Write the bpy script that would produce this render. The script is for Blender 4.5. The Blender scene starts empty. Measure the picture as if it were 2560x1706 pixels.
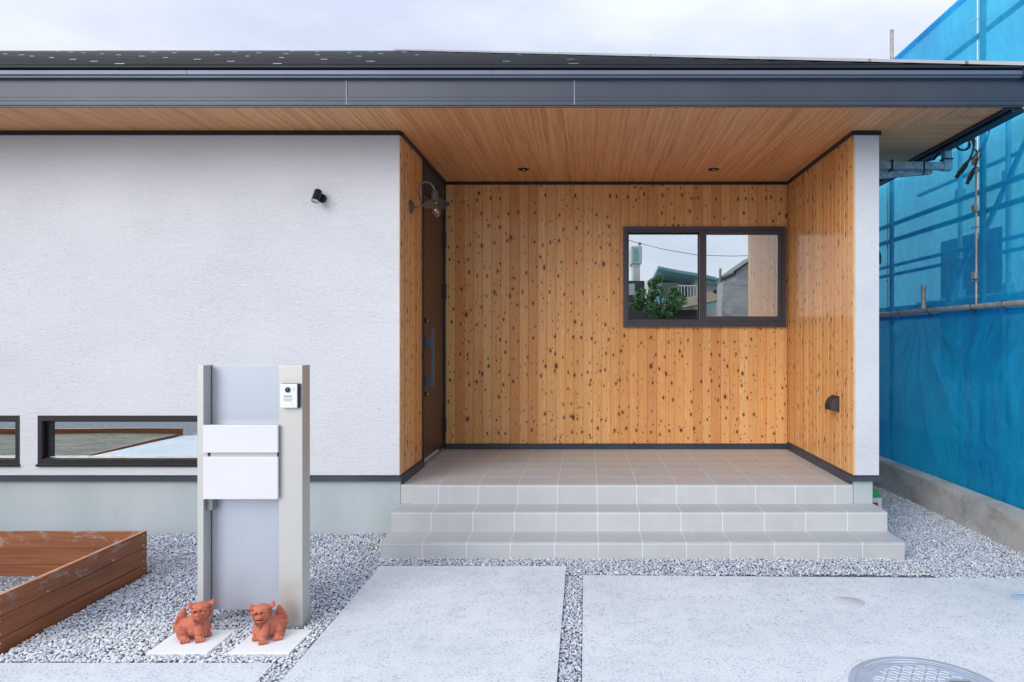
import bpy, bmesh, math, random
import numpy as np
from mathutils import Vector, Matrix, Quaternion
from mathutils.bvhtree import BVHTree
random.seed(7); rng = np.random.default_rng(7)
C = bpy.context.scene.collection
S = bpy.context.scene
PI = math.pi

# ------------------------------------------------------------------ camera
CAMZ = 1.52
cd = bpy.data.cameras.new('camera'); cam = bpy.data.objects.new('camera', cd); C.objects.link(cam)
cd.sensor_width = 36.0; cd.lens = 1800/2560*36
cd.shift_x = -184/2560; cd.shift_y = -8/2560
cd.clip_start = 0.05; cd.clip_end = 3000
cam.location = (0, 0, CAMZ); cam.rotation_euler = (PI/2, 0, 0)
S.camera = cam

# ------------------------------------------------------------------ world and sun (overcast day)
SUN_EL, SUN_AZ = 25.0, 213.0      # azimuth clockwise from +Y: behind the camera, a little to its left
w = bpy.data.worlds.new('World'); S.world = w; w.use_nodes = True
nt = w.node_tree; N = nt.nodes; L = nt.links; N.clear()
out = N.new('ShaderNodeOutputWorld'); bg = N.new('ShaderNodeBackground')
sky = N.new('ShaderNodeTexSky'); sky.sky_type = 'NISHITA'; sky.sun_disc = False
sky.sun_elevation = math.radians(SUN_EL); sky.sun_rotation = math.radians(SUN_AZ)
sky.air_density = 1.0; sky.dust_density = 2.0
tc = N.new('ShaderNodeTexCoord'); mp = N.new('ShaderNodeMapping'); mp.inputs['Scale'].default_value = (1.0, 1.0, 2.6)
mp.inputs['Location'].default_value = (0.35, 0.2, 0.1)
nz = N.new('ShaderNodeTexNoise'); nz.inputs['Scale'].default_value = 2.6; nz.inputs['Detail'].default_value = 6; nz.inputs['Roughness'].default_value = .5
L.new(tc.outputs['Generated'], mp.inputs[0]); L.new(mp.outputs[0], nz.inputs['Vector'])
cr = N.new('ShaderNodeValToRGB')
cr.color_ramp.elements[0].position = .36; cr.color_ramp.elements[0].color = (5.7, 6.25, 7.7, 1)
cr.color_ramp.elements[1].position = .62; cr.color_ramp.elements[1].color = (8.1, 8.4, 9.1, 1)
L.new(nz.outputs['Fac'], cr.inputs[0])
sp = N.new('ShaderNodeSeparateXYZ'); L.new(tc.outputs['Generated'], sp.inputs[0])
mr = N.new('ShaderNodeMapRange'); mr.inputs['From Min'].default_value = .35; mr.inputs['From Max'].default_value = 1.0
mr.inputs['To Min'].default_value = 1.0; mr.inputs['To Max'].default_value = 1.55
L.new(sp.outputs['Z'], mr.inputs['Value'])
vm = N.new('ShaderNodeVectorMath'); vm.operation = 'SCALE'; L.new(cr.outputs[0], vm.inputs[0]); L.new(mr.outputs[0], vm.inputs['Scale'])
mx = N.new('ShaderNodeMix'); mx.data_type = 'RGBA'; mx.inputs['Factor'].default_value = .86
L.new(sky.outputs[0], mx.inputs[6]); L.new(vm.outputs[0], mx.inputs[7])
bg.inputs['Strength'].default_value = .093
L.new(mx.outputs[2], bg.inputs[0]); L.new(bg.outputs[0], out.inputs[0])
sl = bpy.data.lights.new('sun', 'SUN'); so = bpy.data.objects.new('sun', sl); C.objects.link(so)
sl.energy = 1.4; sl.angle = math.radians(38); sl.color = (1.0, .97, .93)
_e, _a = math.radians(SUN_EL), math.radians(SUN_AZ)
so.rotation_euler = (-Vector((math.sin(_a)*math.cos(_e), math.cos(_a)*math.cos(_e), math.sin(_e)))).to_track_quat('-Z', 'Y').to_euler()
so.location = (-3, -8, 12)
S.view_settings.view_transform = 'Standard'; S.view_settings.look = 'None'
S.view_settings.exposure = 0.50; S.view_settings.gamma = 1.0; S.view_settings.use_curve_mapping = False
S.render.engine = 'CYCLES'; S.cycles.use_denoising = True
S.cycles.max_bounces = 10; S.cycles.transparent_max_bounces = 12

# ------------------------------------------------------------------ helpers
class G:
    """small node-graph builder"""
    def __init__(s, name):
        s.m = bpy.data.materials.new(name); s.m.use_nodes = True
        s.t = s.m.node_tree; s.t.nodes.clear()
        s.o = s.n('ShaderNodeOutputMaterial'); s.b = s.n('ShaderNodeBsdfPrincipled'); s.l(s.b.outputs[0], s.o.inputs[0])
    def n(s, k, **kw):
        x = s.t.nodes.new(k)
        for a, v in kw.items(): setattr(x, a, v)
        return x
    def l(s, a, b): s.t.links.new(a, b)
    def put(s, v, sock):
        if isinstance(v, bpy.types.NodeSocket): s.l(v, sock)
        elif isinstance(v, (tuple, list)) and len(v) == 3 and sock.type == 'RGBA': sock.default_value = (*v, 1)
        else: sock.default_value = v
    def tc(s, k='Object'): return s.n('ShaderNodeTexCoord').outputs[k]
    def map(s, v, sc=(1,1,1), loc=(0,0,0)):
        x = s.n('ShaderNodeMapping'); s.l(v, x.inputs[0]); x.inputs['Scale'].default_value = sc; x.inputs['Location'].default_value = loc
        return x.outputs[0]
    def noise(s, v, sc, det=3, rough=.5, dist=0, o='Fac'):
        x = s.n('ShaderNodeTexNoise'); s.l(v, x.inputs['Vector']); x.inputs['Scale'].default_value = sc
        x.inputs['Detail'].default_value = det; x.inputs['Roughness'].default_value = rough; x.inputs['Distortion'].default_value = dist
        return x.outputs[o]
    def vor(s, v, sc, feature='F1', o='Distance', dim='3D'):
        x = s.n('ShaderNodeTexVoronoi', voronoi_dimensions=dim, feature=feature); s.l(v, x.inputs['Vector']); x.inputs['Scale'].default_value = sc
        return x if o is None else x.outputs[o]
    def ma(s, op, a, b=0.0, c=0.0):
        x = s.n('ShaderNodeMath', operation=op)
        for i, v in enumerate((a, b, c)): s.put(v, x.inputs[i])
        return x.outputs[0]
    def rmp(s, f, *st, interp='LINEAR'):
        x = s.n('ShaderNodeValToRGB'); s.l(f, x.inputs[0]); e = x.color_ramp.elements; x.color_ramp.interpolation = interp
        while len(e) < len(st): e.new(.5)
        for k, (p, c) in enumerate(st):
            e[k].position = p; e[k].color = (*c, 1) if isinstance(c, (tuple, list)) else (c, c, c, 1)
        return x.outputs[0]
    def mix(s, f, a, b, mode='MIX'):
        x = s.n('ShaderNodeMix', data_type='RGBA', blend_type=mode)
        s.put(f, x.inputs[0]); s.put(a, x.inputs[6]); s.put(b, x.inputs[7]); return x.outputs[2]
    def bump(s, h, dist=.01, st=1.0, nrm=None):
        x = s.n('ShaderNodeBump'); s.l(h, x.inputs['Height']); x.inputs['Distance'].default_value = dist; x.inputs['Strength'].default_value = st
        if nrm is not None: s.l(nrm, x.inputs['Normal'])
        s.l(x.outputs[0], s.b.inputs['Normal']); return x.outputs[0]
    def set(s, col=None, rough=None, metal=None, spec=None, **kw):
        if col is not None: s.put(col, s.b.inputs['Base Color'])
        if rough is not None: s.put(rough, s.b.inputs['Roughness'])
        if metal is not None: s.put(metal, s.b.inputs['Metallic'])
        if spec is not None: s.put(spec, s.b.inputs['Specular IOR Level'])
        for k, v in kw.items(): s.put(v, s.b.inputs[k.replace('_', ' ')])
        return s.m

def plain(name, col, rough=.5, metal=0, var=.12, sc=6, bumpd=0, bsc=200, spec=.5):
    g = G(name); o = g.tc()
    f = g.noise(o, sc, 4)
    d = tuple(c*(1-var) for c in col); h = tuple(min(1, c*(1+var)) for c in col)
    g.set(g.rmp(f, (.3, d), (.7, h)), rough, metal, spec)
    if bumpd: g.bump(g.noise(o, bsc, 3), bumpd)
    return g.m

class MB:
    def __init__(s): s.v = []; s.f = []; s.uv = []
    def add(s, vs, fs, uvs=None):
        k = len(s.v); s.v += [tuple(p) for p in vs]; s.f += [tuple(i+k for i in f) for f in fs]
        s.uv += uvs if uvs else [None]*len(fs); return s
    def box(s, x0, x1, y0, y1, z0, z1, b=0.0):
        if x0 > x1: x0, x1 = x1, x0
        if y0 > y1: y0, y1 = y1, y0
        if z0 > z1: z0, z1 = z1, z0
        if b <= 0:
            v = [(x,y,z) for z in (z0,z1) for y in (y0,y1) for x in (x0,x1)]
            return s.add(v, [(0,2,3,1),(4,5,7,6),(0,1,5,4),(2,6,7,3),(0,4,6,2),(1,3,7,5)])
        bm = bmesh.new(); bmesh.ops.create_cube(bm, size=1)
        for q in bm.verts: q.co = ((x0+x1)/2+q.co.x*(x1-x0), (y0+y1)/2+q.co.y*(y1-y0), (z0+z1)/2+q.co.z*(z1-z0))
        bmesh.ops.bevel(bm, geom=bm.edges[:], offset=b, segments=2, affect='EDGES', profile=.6)
        s.bm(bm); return s
    def bm(s, bm, M=None):
        bm.verts.index_update()
        vs = [tuple(M @ q.co) if M else tuple(q.co) for q in bm.verts]
        s.add(vs, [tuple(q.index for q in f.verts) for f in bm.faces]); bm.free()
    def quad(s, a, b, c, d, uv=None): return s.add([a,b,c,d], [(0,1,2,3)], [uv] if uv else None)
    def tube(s, pts, r, n=10, caps=True):
        pts = [Vector(p) for p in pts]; rs = r if isinstance(r, (list, tuple)) else [r]*len(pts)
        k = len(s.v); up = None; T = []
        for i in range(len(pts)):
            t = (pts[min(i+1, len(pts)-1)]-pts[max(i-1, 0)]).normalized()
            if up is None: up = Vector((0,0,1)) if abs(t.z) < .9 else Vector((0,1,0))
            a = t.cross(up).normalized(); bb = a.cross(t).normalized(); up = bb
            T.append((a, bb))
        vs = [pts[i]+(T[i][0]*math.cos(2*PI*j/n)+T[i][1]*math.sin(2*PI*j/n))*rs[i] for i in range(len(pts)) for j in range(n)]
        fs = [(i*n+j, (i+1)*n+j, (i+1)*n+(j+1)%n, i*n+(j+1)%n) for i in range(len(pts)-1) for j in range(n)]
        if caps: fs += [tuple(range(n)), tuple((len(pts)-1)*n+n-1-j for j in range(n))]
        return s.add(vs, fs)
    def lathe(s, prof, M=Matrix(), n=24, a0=0, a1=2*PI):
        full = abs(a1-a0-2*PI) < 1e-6; m = n if full else n+1
        vs = [tuple(M @ Vector((r*math.cos(a0+(a1-a0)*j/n), r*math.sin(a0+(a1-a0)*j/n), z))) for r, z in prof for j in range(m)]
        fs = []
        for i in range(len(prof)-1):
            for j in range(n):
                q = (j+1) % m if full else j+1
                fs.append((i*m+j, i*m+q, (i+1)*m+q, (i+1)*m+j))
        return s.add(vs, fs)
    def build(s, name, mat, parent=None, smooth=False):
        off = Vector((0,0,0)); p = parent
        while p is not None: off += Vector(p.location); p = p.parent
        me = bpy.data.meshes.new(name)
        me.from_pydata([tuple(Vector(q)-off) for q in s.v], [], s.f)
        if any(u is not None for u in s.uv):
            uvl = me.uv_layers.new(name='UVMap')
            for poly, u in zip(me.polygons, s.uv):
                if u:
                    for li, c in zip(poly.loop_indices, u): uvl.data[li].uv = c
        me.materials.append(mat)
        if smooth:
            me.shade_smooth() if smooth is True else None
            if smooth == 'auto':
                me.shade_smooth(); me.set_sharp_from_angle(angle=math.radians(35))
        o = bpy.data.objects.new(name, me); C.objects.link(o)
        if parent: o.parent = parent
        return o

def split_build(mb, name, mat, parent, **k):
    n = len(mb.v); p = list(range(n))
    def find(a):
        while p[a] != a: p[a] = p[p[a]]; a = p[a]
        return a
    for f in mb.f:
        for i in f[1:]: p[find(i)] = find(f[0])
    isl = {}
    for fi, f in enumerate(mb.f): isl.setdefault(find(f[0]), []).append(fi)
    outs = []
    for fl in isl.values():
        m = MB(); mp_ = {}
        for fi in fl:
            for i in mb.f[fi]:
                if i not in mp_: mp_[i] = len(m.v); m.v.append(mb.v[i])
            m.f.append(tuple(mp_[i] for i in mb.f[fi])); m.uv.append(mb.uv[fi])
        outs.append(m.build(name, mat, parent, **k))
    return outs
def root(name, label, cat, loc, group=None):
    o = bpy.data.objects.new(name, None); C.objects.link(o); o.location = loc; o.empty_display_size = .1
    o['label'] = label; o['category'] = cat
    if group: o['group'] = group
    return o
def tag(o, label, cat, group=None, kind=None):
    o['label'] = label; o['category'] = cat
    if group: o['group'] = group
    if kind: o['kind'] = kind
    return o
def struct(o, kind='structure'): o['kind'] = kind; return o
def copy_tree(o, parent=None):
    c = o.copy(); C.objects.link(c); c.parent = parent
    for ch in [q for q in bpy.data.objects if q.parent == o and q.users_collection]: copy_tree(ch, c)
    return c
def frame_at(loc, axis):       # matrix whose local z points along axis
    q = Vector(axis).normalized().to_track_quat('Z', 'Y'); return Matrix.Translation(loc) @ q.to_matrix().to_4x4()
def grid(nu, nv, fn, uvfn=None):
    vs = [fn(i/nu, j/nv) for j in range(nv+1) for i in range(nu+1)]
    fs = [(j*(nu+1)+i, j*(nu+1)+i+1, (j+1)*(nu+1)+i+1, (j+1)*(nu+1)+i) for j in range(nv) for i in range(nu)]
    return vs, fs

# ------------------------------------------------------------------ materials
def m_stucco():
    g = G('white stucco'); o = g.tc()
    a = g.noise(g.map(o, (1.8, 1.8, 9)), 4, 9, .68, 1.6)
    b = g.noise(g.map(o, (9, 9, 22)), 5, 6, .7, 1.2)
    pit = g.rmp(g.noise(g.map(o, (7, 7, 40)), 7, 3, .6, .6), (.30, 0.0), (.39, 1.0))
    h = g.ma('ADD', g.ma('MULTIPLY', a, 1.0), g.ma('ADD', g.ma('MULTIPLY', b, .55), g.ma('MULTIPLY', pit, .35)))
    big = g.noise(g.map(o, (.5, .5, 1.2)), 2, 3)
    col = g.rmp(big, (.3, (.625, .64, .68)), (.7, (.67, .685, .722)))
    col = g.mix(g.ma('MULTIPLY', g.ma('SUBTRACT', 1.0, pit), .3), col, (.52, .52, .58))
    amt = g.rmp(g.noise(g.map(o, (1, 1, 1.6), (4, 0, 2)), 1.1, 4), (.32, .4), (.68, 1.0))
    h = g.ma('MULTIPLY', h, amt)
    g.set(col, .85, 0, .25); g.bump(h, .0095, .7); return g.m
def m_found():
    g = G('foundation render'); o = g.tc()
    f = g.noise(g.map(o, (1, 1, 1)), 85, 4, .6)
    st = g.noise(g.map(o, (2, 2, .6)), 1.4, 5)
    g.set(g.rmp(st, (.3, (.40, .45, .47)), (.7, (.47, .52, .54))), .9, 0, .2); g.bump(f, .007, .7); return g.m
def m_cladding(name='knotty cedar boards', tone=1.0):
    g = G(name); uv = g.tc('UV'); s = g.n('ShaderNodeSeparateXYZ'); g.l(uv, s.inputs[0]); u, v = s.outputs[0], s.outputs[1]
    idx = g.ma('FLOOR', u); loc = g.ma('FRACT', u)
    wn = g.n('ShaderNodeTexWhiteNoise', noise_dimensions='1D'); g.l(idx, wn.inputs['W']); rnd = wn.outputs['Value']
    sc = g.n('ShaderNodeSeparateXYZ'); g.l(wn.outputs['Color'], sc.inputs[0]); r2, r3 = sc.outputs[0], sc.outputs[1]
    # knots: one cell grid over the boards
    cv = g.n('ShaderNodeCombineXYZ'); g.put(g.ma('MULTIPLY', u, 1.0), cv.inputs[0]); g.put(g.ma('MULTIPLY', v, 6.4), cv.inputs[1])
    def knots(sc_, thr, off, rmin):
        m = g.map(cv.outputs[0], (1, 1, 1), (off, off*1.7, 0))
        vo = g.vor(m, sc_, o=None, dim='2D'); vo.inputs['Randomness'].default_value = .95
        cs = g.n('ShaderNodeSeparateXYZ'); g.l(vo.outputs['Color'], cs.inputs[0])
        d = g.ma('ADD', vo.outputs['Distance'], g.ma('MULTIPLY', g.ma('SUBTRACT', g.noise(m, 9, 2), .5), .07))
        d = g.ma('DIVIDE', d, g.ma('ADD', rmin, g.ma('MULTIPLY', cs.outputs[1], .75)))
        pres = g.ma('GREATER_THAN', cs.outputs[0], thr)
        return g.ma('ADD', d, g.ma('MULTIPLY', g.ma('SUBTRACT', 1.0, pres), 5.0))
    d1 = knots(1.0, .26, 0.0, .50); d2 = knots(1.8, .50, 7.3, .30); d3 = knots(.6, .66, 3.1, .32)
    dk = g.ma('MINIMUM', g.ma('MINIMUM', d1, d2), d3)
    # grain
    wob = g.noise(g.map(uv, (.8, 1.1, 1)), 1.0, 3)
    near = g.ma('DIVIDE', .10, g.ma('ADD', dk, .10))
    gx = g.ma('ADD', g.ma('SUBTRACT', loc, .5), g.ma('MULTIPLY', g.ma('SUBTRACT', r2, .5), 1.0))
    arch = g.ma('MULTIPLY', g.ma('MULTIPLY', gx, gx), 22.0)
    ph = g.ma('ADD', arch, g.ma('ADD', g.ma('MULTIPLY', v, g.ma('ADD', 1.2, g.ma('MULTIPLY', r3, 3.0))), g.ma('MULTIPLY', wob, 7.0)))
    ph = g.ma('ADD', ph, g.ma('ADD', g.ma('MULTIPLY', rnd, 40), g.ma('MULTIPLY', near, 2.4)))
    ring = g.ma('FRACT', g.ma('MULTIPLY', ph, .9)); ring = g.rmp(ring, (0, 0.0), (.72, .35), (.93, 1.0), (1.0, 0.0))
    gv = g.n('ShaderNodeCombineXYZ'); g.put(g.ma('MULTIPLY', u, 22), gv.inputs[0]); g.put(g.ma('MULTIPLY', v, 1.3), gv.inputs[1]); g.put(rnd, gv.inputs[2])
    fine = g.noise(gv.outputs[0], 1.0, 5, .6)
    base = g.rmp(rnd, (0, (.70, .325, .105)), (.15, (.92, .545, .22)), (.38, (.87, .455, .160)), (.60, (.79, .395, .135)), (.74, (.90, .495, .19)), (.88, (.97, .62, .28)), interp='CONSTANT')
    base = g.mix(g.ma('MULTIPLY', r3, .3), base, (.84, .425, .145))
    hw = g.rmp(g.noise(g.map(uv, (.9, .35, 1)), 1.0, 2), (.42, 0.0), (.62, 1.0))
    base = g.mix(g.ma('MULTIPLY', hw, .35), base, (.66, .34, .15))
    c = g.mix(g.ma('MULTIPLY', ring, .68), base, (.44, .185, .07))
    c = g.mix(g.ma('MULTIPLY', g.rmp(fine, (.42, 0.0), (.60, 1.0)), .42), c, (.50, .225, .09))
    halo = g.rmp(dk, (.08, .7), (.19, 0.0)); core = g.rmp(dk, (.055, 1.0), (.10, 0.0))
    c = g.mix(halo, c, (.36, .15, .06)); c = g.mix(core, c, (.085, .034, .02))
    if tone != 1.0: c = g.mix(1.0, c, (tone, tone, tone), 'MULTIPLY')
    g.set(c, .5, 0, .15, Coat_Weight=.42, Coat_Roughness=.10)
    g.bump(g.ma('ADD', g.ma('MULTIPLY', fine, .4), g.ma('MULTIPLY', ring, -.4)), .0012, .6); return g.m
def m_soffit(name, axis):
    g = G(name); o = g.tc()
    sc1 = (16, .42, 1) if axis == 'Y' else (.42, 16, 1)
    sc2 = (52, .9, 1) if axis == 'Y' else (.9, 52, 1)
    wob = g.noise(g.map(o, (.8, 2.6, 1) if axis == 'Y' else (2.6, .8, 1)), 2.6, 3, o='Color')
    add = g.n('ShaderNodeVectorMath', operation='MULTIPLY_ADD'); g.l(wob, add.inputs[0]); add.inputs[1].default_value = (.035, .035, 0); g.l(o, add.inputs[2])
    a = g.noise(g.map(add.outputs[0], sc1), 1, 4, .6, .2); b = g.noise(g.map(add.outputs[0], sc2), 1.6, 5, .62)
    wv = g.n('ShaderNodeTexWave', bands_direction='X' if axis == 'Y' else 'Y'); g.l(g.map(add.outputs[0], (1, .02, 1) if axis == 'Y' else (.02, 1, 1)), wv.inputs[0])
    wv.inputs['Scale'].default_value = 7; wv.inputs['Distortion'].default_value = 9; wv.inputs['Detail'].default_value = 4; wv.inputs['Detail Scale'].default_value = 1.2
    c = g.rmp(a, (.36, (.50, .195, .070)), (.5, (.61, .260, .100)), (.64, (.68, .325, .14)))
    c = g.mix(g.rmp(b, (.47, 0.0), (.66, .55)), c, (.80, .44, .21))
    c = g.mix(g.rmp(wv.outputs['Fac'], (.8, 0.0), (.98, .4)), c, (.84, .48, .24))
    g.set(c, .5, 0, .35); return g.m
def m_tile():
    g = G('grey porch tile'); o = g.tc()
    f = g.noise(g.map(o, (1.5, 30, 1.5)), 4, 5, .6); f2 = g.noise(o, 3.5, 3); f3 = g.noise(o, 320, 2)
    c = g.rmp(f, (.35, (.485, .50, .515)), (.65, (.54, .55, .56)))
    c = g.mix(g.ma('MULTIPLY', f2, .3), c, (.54, .54, .54))
    c = g.mix(g.rmp(f3, (.35, .16), (.6, 0.0)), c, (.25, .25, .26))
    sn = g.n('ShaderNodeVectorMath', operation='SNAP'); g.l(g.map(o, (1, 1, 1), (1.113, .0, .01)), sn.inputs[0]); sn.inputs[1].default_value = (.3, .3, .14)
    wn = g.n('ShaderNodeTexWhiteNoise', noise_dimensions='3D'); g.l(sn.outputs[0], wn.inputs['Vector'])
    c = g.mix(g.ma('MULTIPLY', wn.outputs['Value'], .14), c, (.40, .40, .40))
    dirt = g.rmp(g.noise(g.map(o, (1.2, 1.2, 1.2), (2, 5, 0)), 2.6, 6, .65), (.50, 0.0), (.72, .22)); c = g.mix(dirt, c, (.36, .33, .30))
    # faint brown smears on the right of the porch floor
    s = g.n('ShaderNodeSeparateXYZ'); g.l(o, s.inputs[0])
    st = g.rmp(g.noise(g.map(o, (1.6, 5, 1)), 2.0, 3, .5), (.63, 0.0), (.70, .35))
    zo = g.ma('GREATER_THAN', s.outputs[2], .4045); xo = g.ma('GREATER_THAN', s.outputs[0], .1)
    c = g.mix(g.ma('MULTIPLY', st, g.ma('MULTIPLY', zo, xo)), c, (.50, .38, .28))
    g.set(c, g.rmp(f2, (.3, .45), (.7, .58)), 0, .3); g.bump(f3, .0008, .4); return g.m
def m_grout():
    g = G('grout'); o = g.tc()
    m = g.rmp(g.noise(g.map(o, (.9, .7, 1), (3.1, 0, 0)), 1.7, 2), (.70, 0.0), (.72, 1.0))
    c = g.mix(m, (.70, .725, .745), (.50, .40, .30)); g.set(c, .9); return g.m
def m_fascia():
    g = G('charcoal metal fascia'); o = g.tc()
    f = g.noise(g.map(o, (1, 1, 1.5)), 1.6, 4); sp = g.rmp(g.noise(g.map(o, (14, 14, 9)), 3, 5, .75), (.68, 0.0), (.78, .3))
    c = g.rmp(f, (.3, (.045, .054, .076)), (.7, (.060, .072, .098))); c = g.mix(sp, c, (.36, .37, .40))
    g.set(c, .42, .25, .5); g.bump(g.noise(o, 260, 2), .0006, .4); return g.m
def m_alu(name, col, rough=.34, metal=.75):
    g = G(name); o = g.tc()
    f = g.noise(g.map(o, (160, 160, 1.2)), 1, 3); f2 = g.noise(g.map(o, (3, 3, 1)), 1.4, 3)
    d = tuple(q*.93 for q in col)
    g.set(g.mix(f, g.rmp(f2, (.3, d), (.7, col)), tuple(q*1.04 for q in col)), rough, metal, .5)
    g.bump(f, .0004, .25); return g.m
def m_concrete(name, a, b, dark, speck=True, sc=1.0):
    g = G(name); o = g.tc()
    big = g.noise(g.map(o, (1, 1, 1)), 1.3*sc, 5, .6)
    mid = g.noise(o, 9*sc, 5, .65)
    fine = g.noise(o, 60, 5, .8)
    v = g.vor(g.map(o, (1, 1.3, 1)), 62); v2 = g.vor(g.map(o, (1,1,1), (3,1,0)), 34)
    c = g.rmp(big, (.32, a), (.68, b))
    c = g.mix(g.rmp(mid, (.42, .0), (.72, .45)), c, b)
    if speck:
        # exposed aggregate: small darker and bluish stones, in patches
        patch = g.rmp(mid, (.38, 1.0), (.60, .25))
        c = g.mix(g.ma('MULTIPLY', g.rmp(v, (.16, .95), (.34, 0.0)), patch), c, dark)
        c = g.mix(g.ma('MULTIPLY', g.rmp(fine, (.34, .9), (.47, 0.0)), patch), c, tuple(q*.8 for q in dark))
        c = g.mix(g.rmp(v2, (.04, .7), (.10, 0.0)), c, tuple(q*.45 for q in dark))
        c = g.mix(g.rmp(fine, (.60, 0.0), (.74, .8)), c, (.70, .71, .69))
        c = g.mix(g.rmp(g.noise(g.map(o, (1,1,1), (9,3,0)), 60, 2), (.69, 0.0), (.74, .5)), c, (.55, .43, .33))
    g.set(c, .9, 0, .2)
    g.bump(g.ma('ADD', g.ma('MULTIPLY', fine, .7), g.ma('MULTIPLY', mid, .6)), .006, .7); return g.m
def m_curb():
    g = G('cast concrete'); o = g.tc()
    big = g.noise(g.map(o, (1, 1.0, 2.2)), 1.7, 6, .62, .4); mid = g.noise(g.map(o, (1,1,1), (5,2,0)), 9, 5, .7); f = g.noise(o, 110, 3)
    c = g.rmp(big, (.30, (.30, .285, .265)), (.45, (.43, .425, .405)), (.70, (.58, .57, .545)))
    c = g.mix(g.rmp(mid, (.30, .45), (.45, 0.0)), c, (.19, .17, .15))
    sp = g.rmp(g.vor(o, 22), (.02, .8), (.055, 0.0)); c = g.mix(sp, c, (.12, .11, .10))
    g.set(c, .92, 0, .2); g.bump(g.ma('ADD', f, mid), .004, .7); return g.m
def m_gravel():
    g = G('crushed stone'); at = g.n('ShaderNodeAttribute', attribute_name='tint'); o = g.tc()
    f = g.noise(o, 160, 3, .6)
    c = g.mix(g.rmp(f, (.35, .0), (.7, .4)), at.outputs['Color'], (.62, .63, .64), 'MIX')
    c = g.mix(.75, at.outputs['Color'], c)
    g.set(c, .85, 0, .3); return g.m
def m_timber():
    g = G('red stained timber'); o = g.tc('UV'); s = g.n('ShaderNodeSeparateXYZ'); g.l(o, s.inputs[0])
    rowv = g.ma('FLOOR', g.ma('MULTIPLY', s.outputs[1], 9.5238)); wn = g.n('ShaderNodeTexWhiteNoise', noise_dimensions='1D'); g.l(rowv, wn.inputs['W'])
    f = g.noise(g.map(o, (2.2, 60, 1)), 1, 5, .6, .3); f2 = g.noise(g.map(o, (1.2, 9, 1)), 1.4, 4)
    c = g.rmp(f, (.35, (.19, .062, .024)), (.65, (.33, .12, .048)))
    c = g.mix(g.ma('MULTIPLY', wn.outputs['Value'], .4), c, (.26, .09, .036)); c = g.mix(g.rmp(f2, (.45, 0.0), (.7, .5)), c, (.10, .035, .02))
    top = g.ma('MULTIPLY', g.rmp(g.ma('MULTIPLY', s.outputs[1], 2.5), (.50, 0.0), (.58, 1.0)), g.rmp(g.ma('MULTIPLY', s.outputs[0], .2), (.98, 1.0), (1.0, .25)))
    scuff = g.rmp(g.noise(g.map(o, (1.6, 4, 1), (.4, 0, 0)), 3.2, 7, .72, .5), (.54, 0.0), (.71, .78))
    c = g.mix(g.ma('MULTIPLY', top, scuff), c, (.48, .46, .46))
    g.set(c, .55, 0, .4); g.bump(f, .0015, .5); return g.m
def m_tarp(name, tr, dark=1.0, tint=(.20, .78, 1.0, 1)):
    g = G(name); o = g.tc(); g.t.nodes.remove(g.b)
    f = g.noise(g.map(o, (1, 1.0, .7)), 1.1, 4, .5); wv = g.noise(g.map(o, (1, 9, 1.2)), 1.5, 5, .6)
    weave = g.noise(g.map(o, (1, 300, 300)), 1, 2)
    c = g.rmp(f, (.34, (.002*dark, .30*dark, .72*dark)), (.66, (.004*dark, .56*dark, .94*dark)))
    c = g.mix(g.rmp(wv, (.58, 0.0), (.75, .25)), c, (.03, .60, .95))
    bp = g.n('ShaderNodeBump'); g.l(g.ma('ADD', g.noise(g.map(o, (1, 2.2, .9)), 1.8, 5, .5, .2), g.ma('ADD', g.ma('MULTIPLY', g.vor(g.map(g.noise(o, 1.2, 2, o='Color'), (3, 6, 6)), 1.5, feature='DISTANCE_TO_EDGE'), .35), g.ma('MULTIPLY', g.noise(g.map(o, (1, 4, 1.6)), 2.2, 3, .5, .6), .30))), bp.inputs['Height']); bp.inputs['Distance'].default_value = .075; bp.inputs['Strength'].default_value = .8
    di = g.n('ShaderNodeBsdfDiffuse'); tl = g.n('ShaderNodeBsdfTranslucent'); tp = g.n('ShaderNodeBsdfTransparent'); gl = g.n('ShaderNodeBsdfGlossy')
    for x in (di, tl): g.l(c, x.inputs[0]); g.l(bp.outputs[0], x.inputs['Normal'])
    tp.inputs[0].default_value = tint; gl.inputs['Roughness'].default_value = .38; g.l(bp.outputs[0], gl.inputs['Normal']); gl.inputs[0].default_value = (.5, .8, 1, 1)
    m1 = g.n('ShaderNodeMixShader'); m1.inputs[0].default_value = .55; g.l(di.outputs[0], m1.inputs[1]); g.l(tl.outputs[0], m1.inputs[2])
    m2 = g.n('ShaderNodeMixShader'); m2.inputs[0].default_value = tr; g.l(m1.outputs[0], m2.inputs[1]); g.l(tp.outputs[0], m2.inputs[2])
    m3 = g.n('ShaderNodeMixShader'); m3.inputs[0].default_value = .07; g.l(m2.outputs[0], m3.inputs[1]); g.l(gl.outputs[0], m3.inputs[2])
    g.l(m3.outputs[0], g.o.inputs[0]); return g.m
def m_pane():
    g = G('window glass'); g.t.nodes.remove(g.b); o = g.tc()
    gl = g.n('ShaderNodeBsdfGlossy'); gl.inputs['Roughness'].default_value = 0.0; gl.inputs[0].default_value = (.90, .96, 1, 1)
    tp = g.n('ShaderNodeBsdfTransparent'); tp.inputs[0].default_value = (.75, .85, .82, 1)
    bp = g.n('ShaderNodeBump'); g.l(g.noise(o, 1.8, 1), bp.inputs['Height']); bp.inputs['Distance'].default_value = .0015; bp.inputs['Strength'].default_value = .25
    g.l(bp.outputs[0], gl.inputs['Normal'])
    mxs = g.n('ShaderNodeMixShader'); mxs.inputs[0].default_value = .74; g.l(tp.outputs[0], mxs.inputs[1]); g.l(gl.outputs[0], mxs.inputs[2])
    g.l(mxs.outputs[0], g.o.inputs[0]); return g.m
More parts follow.
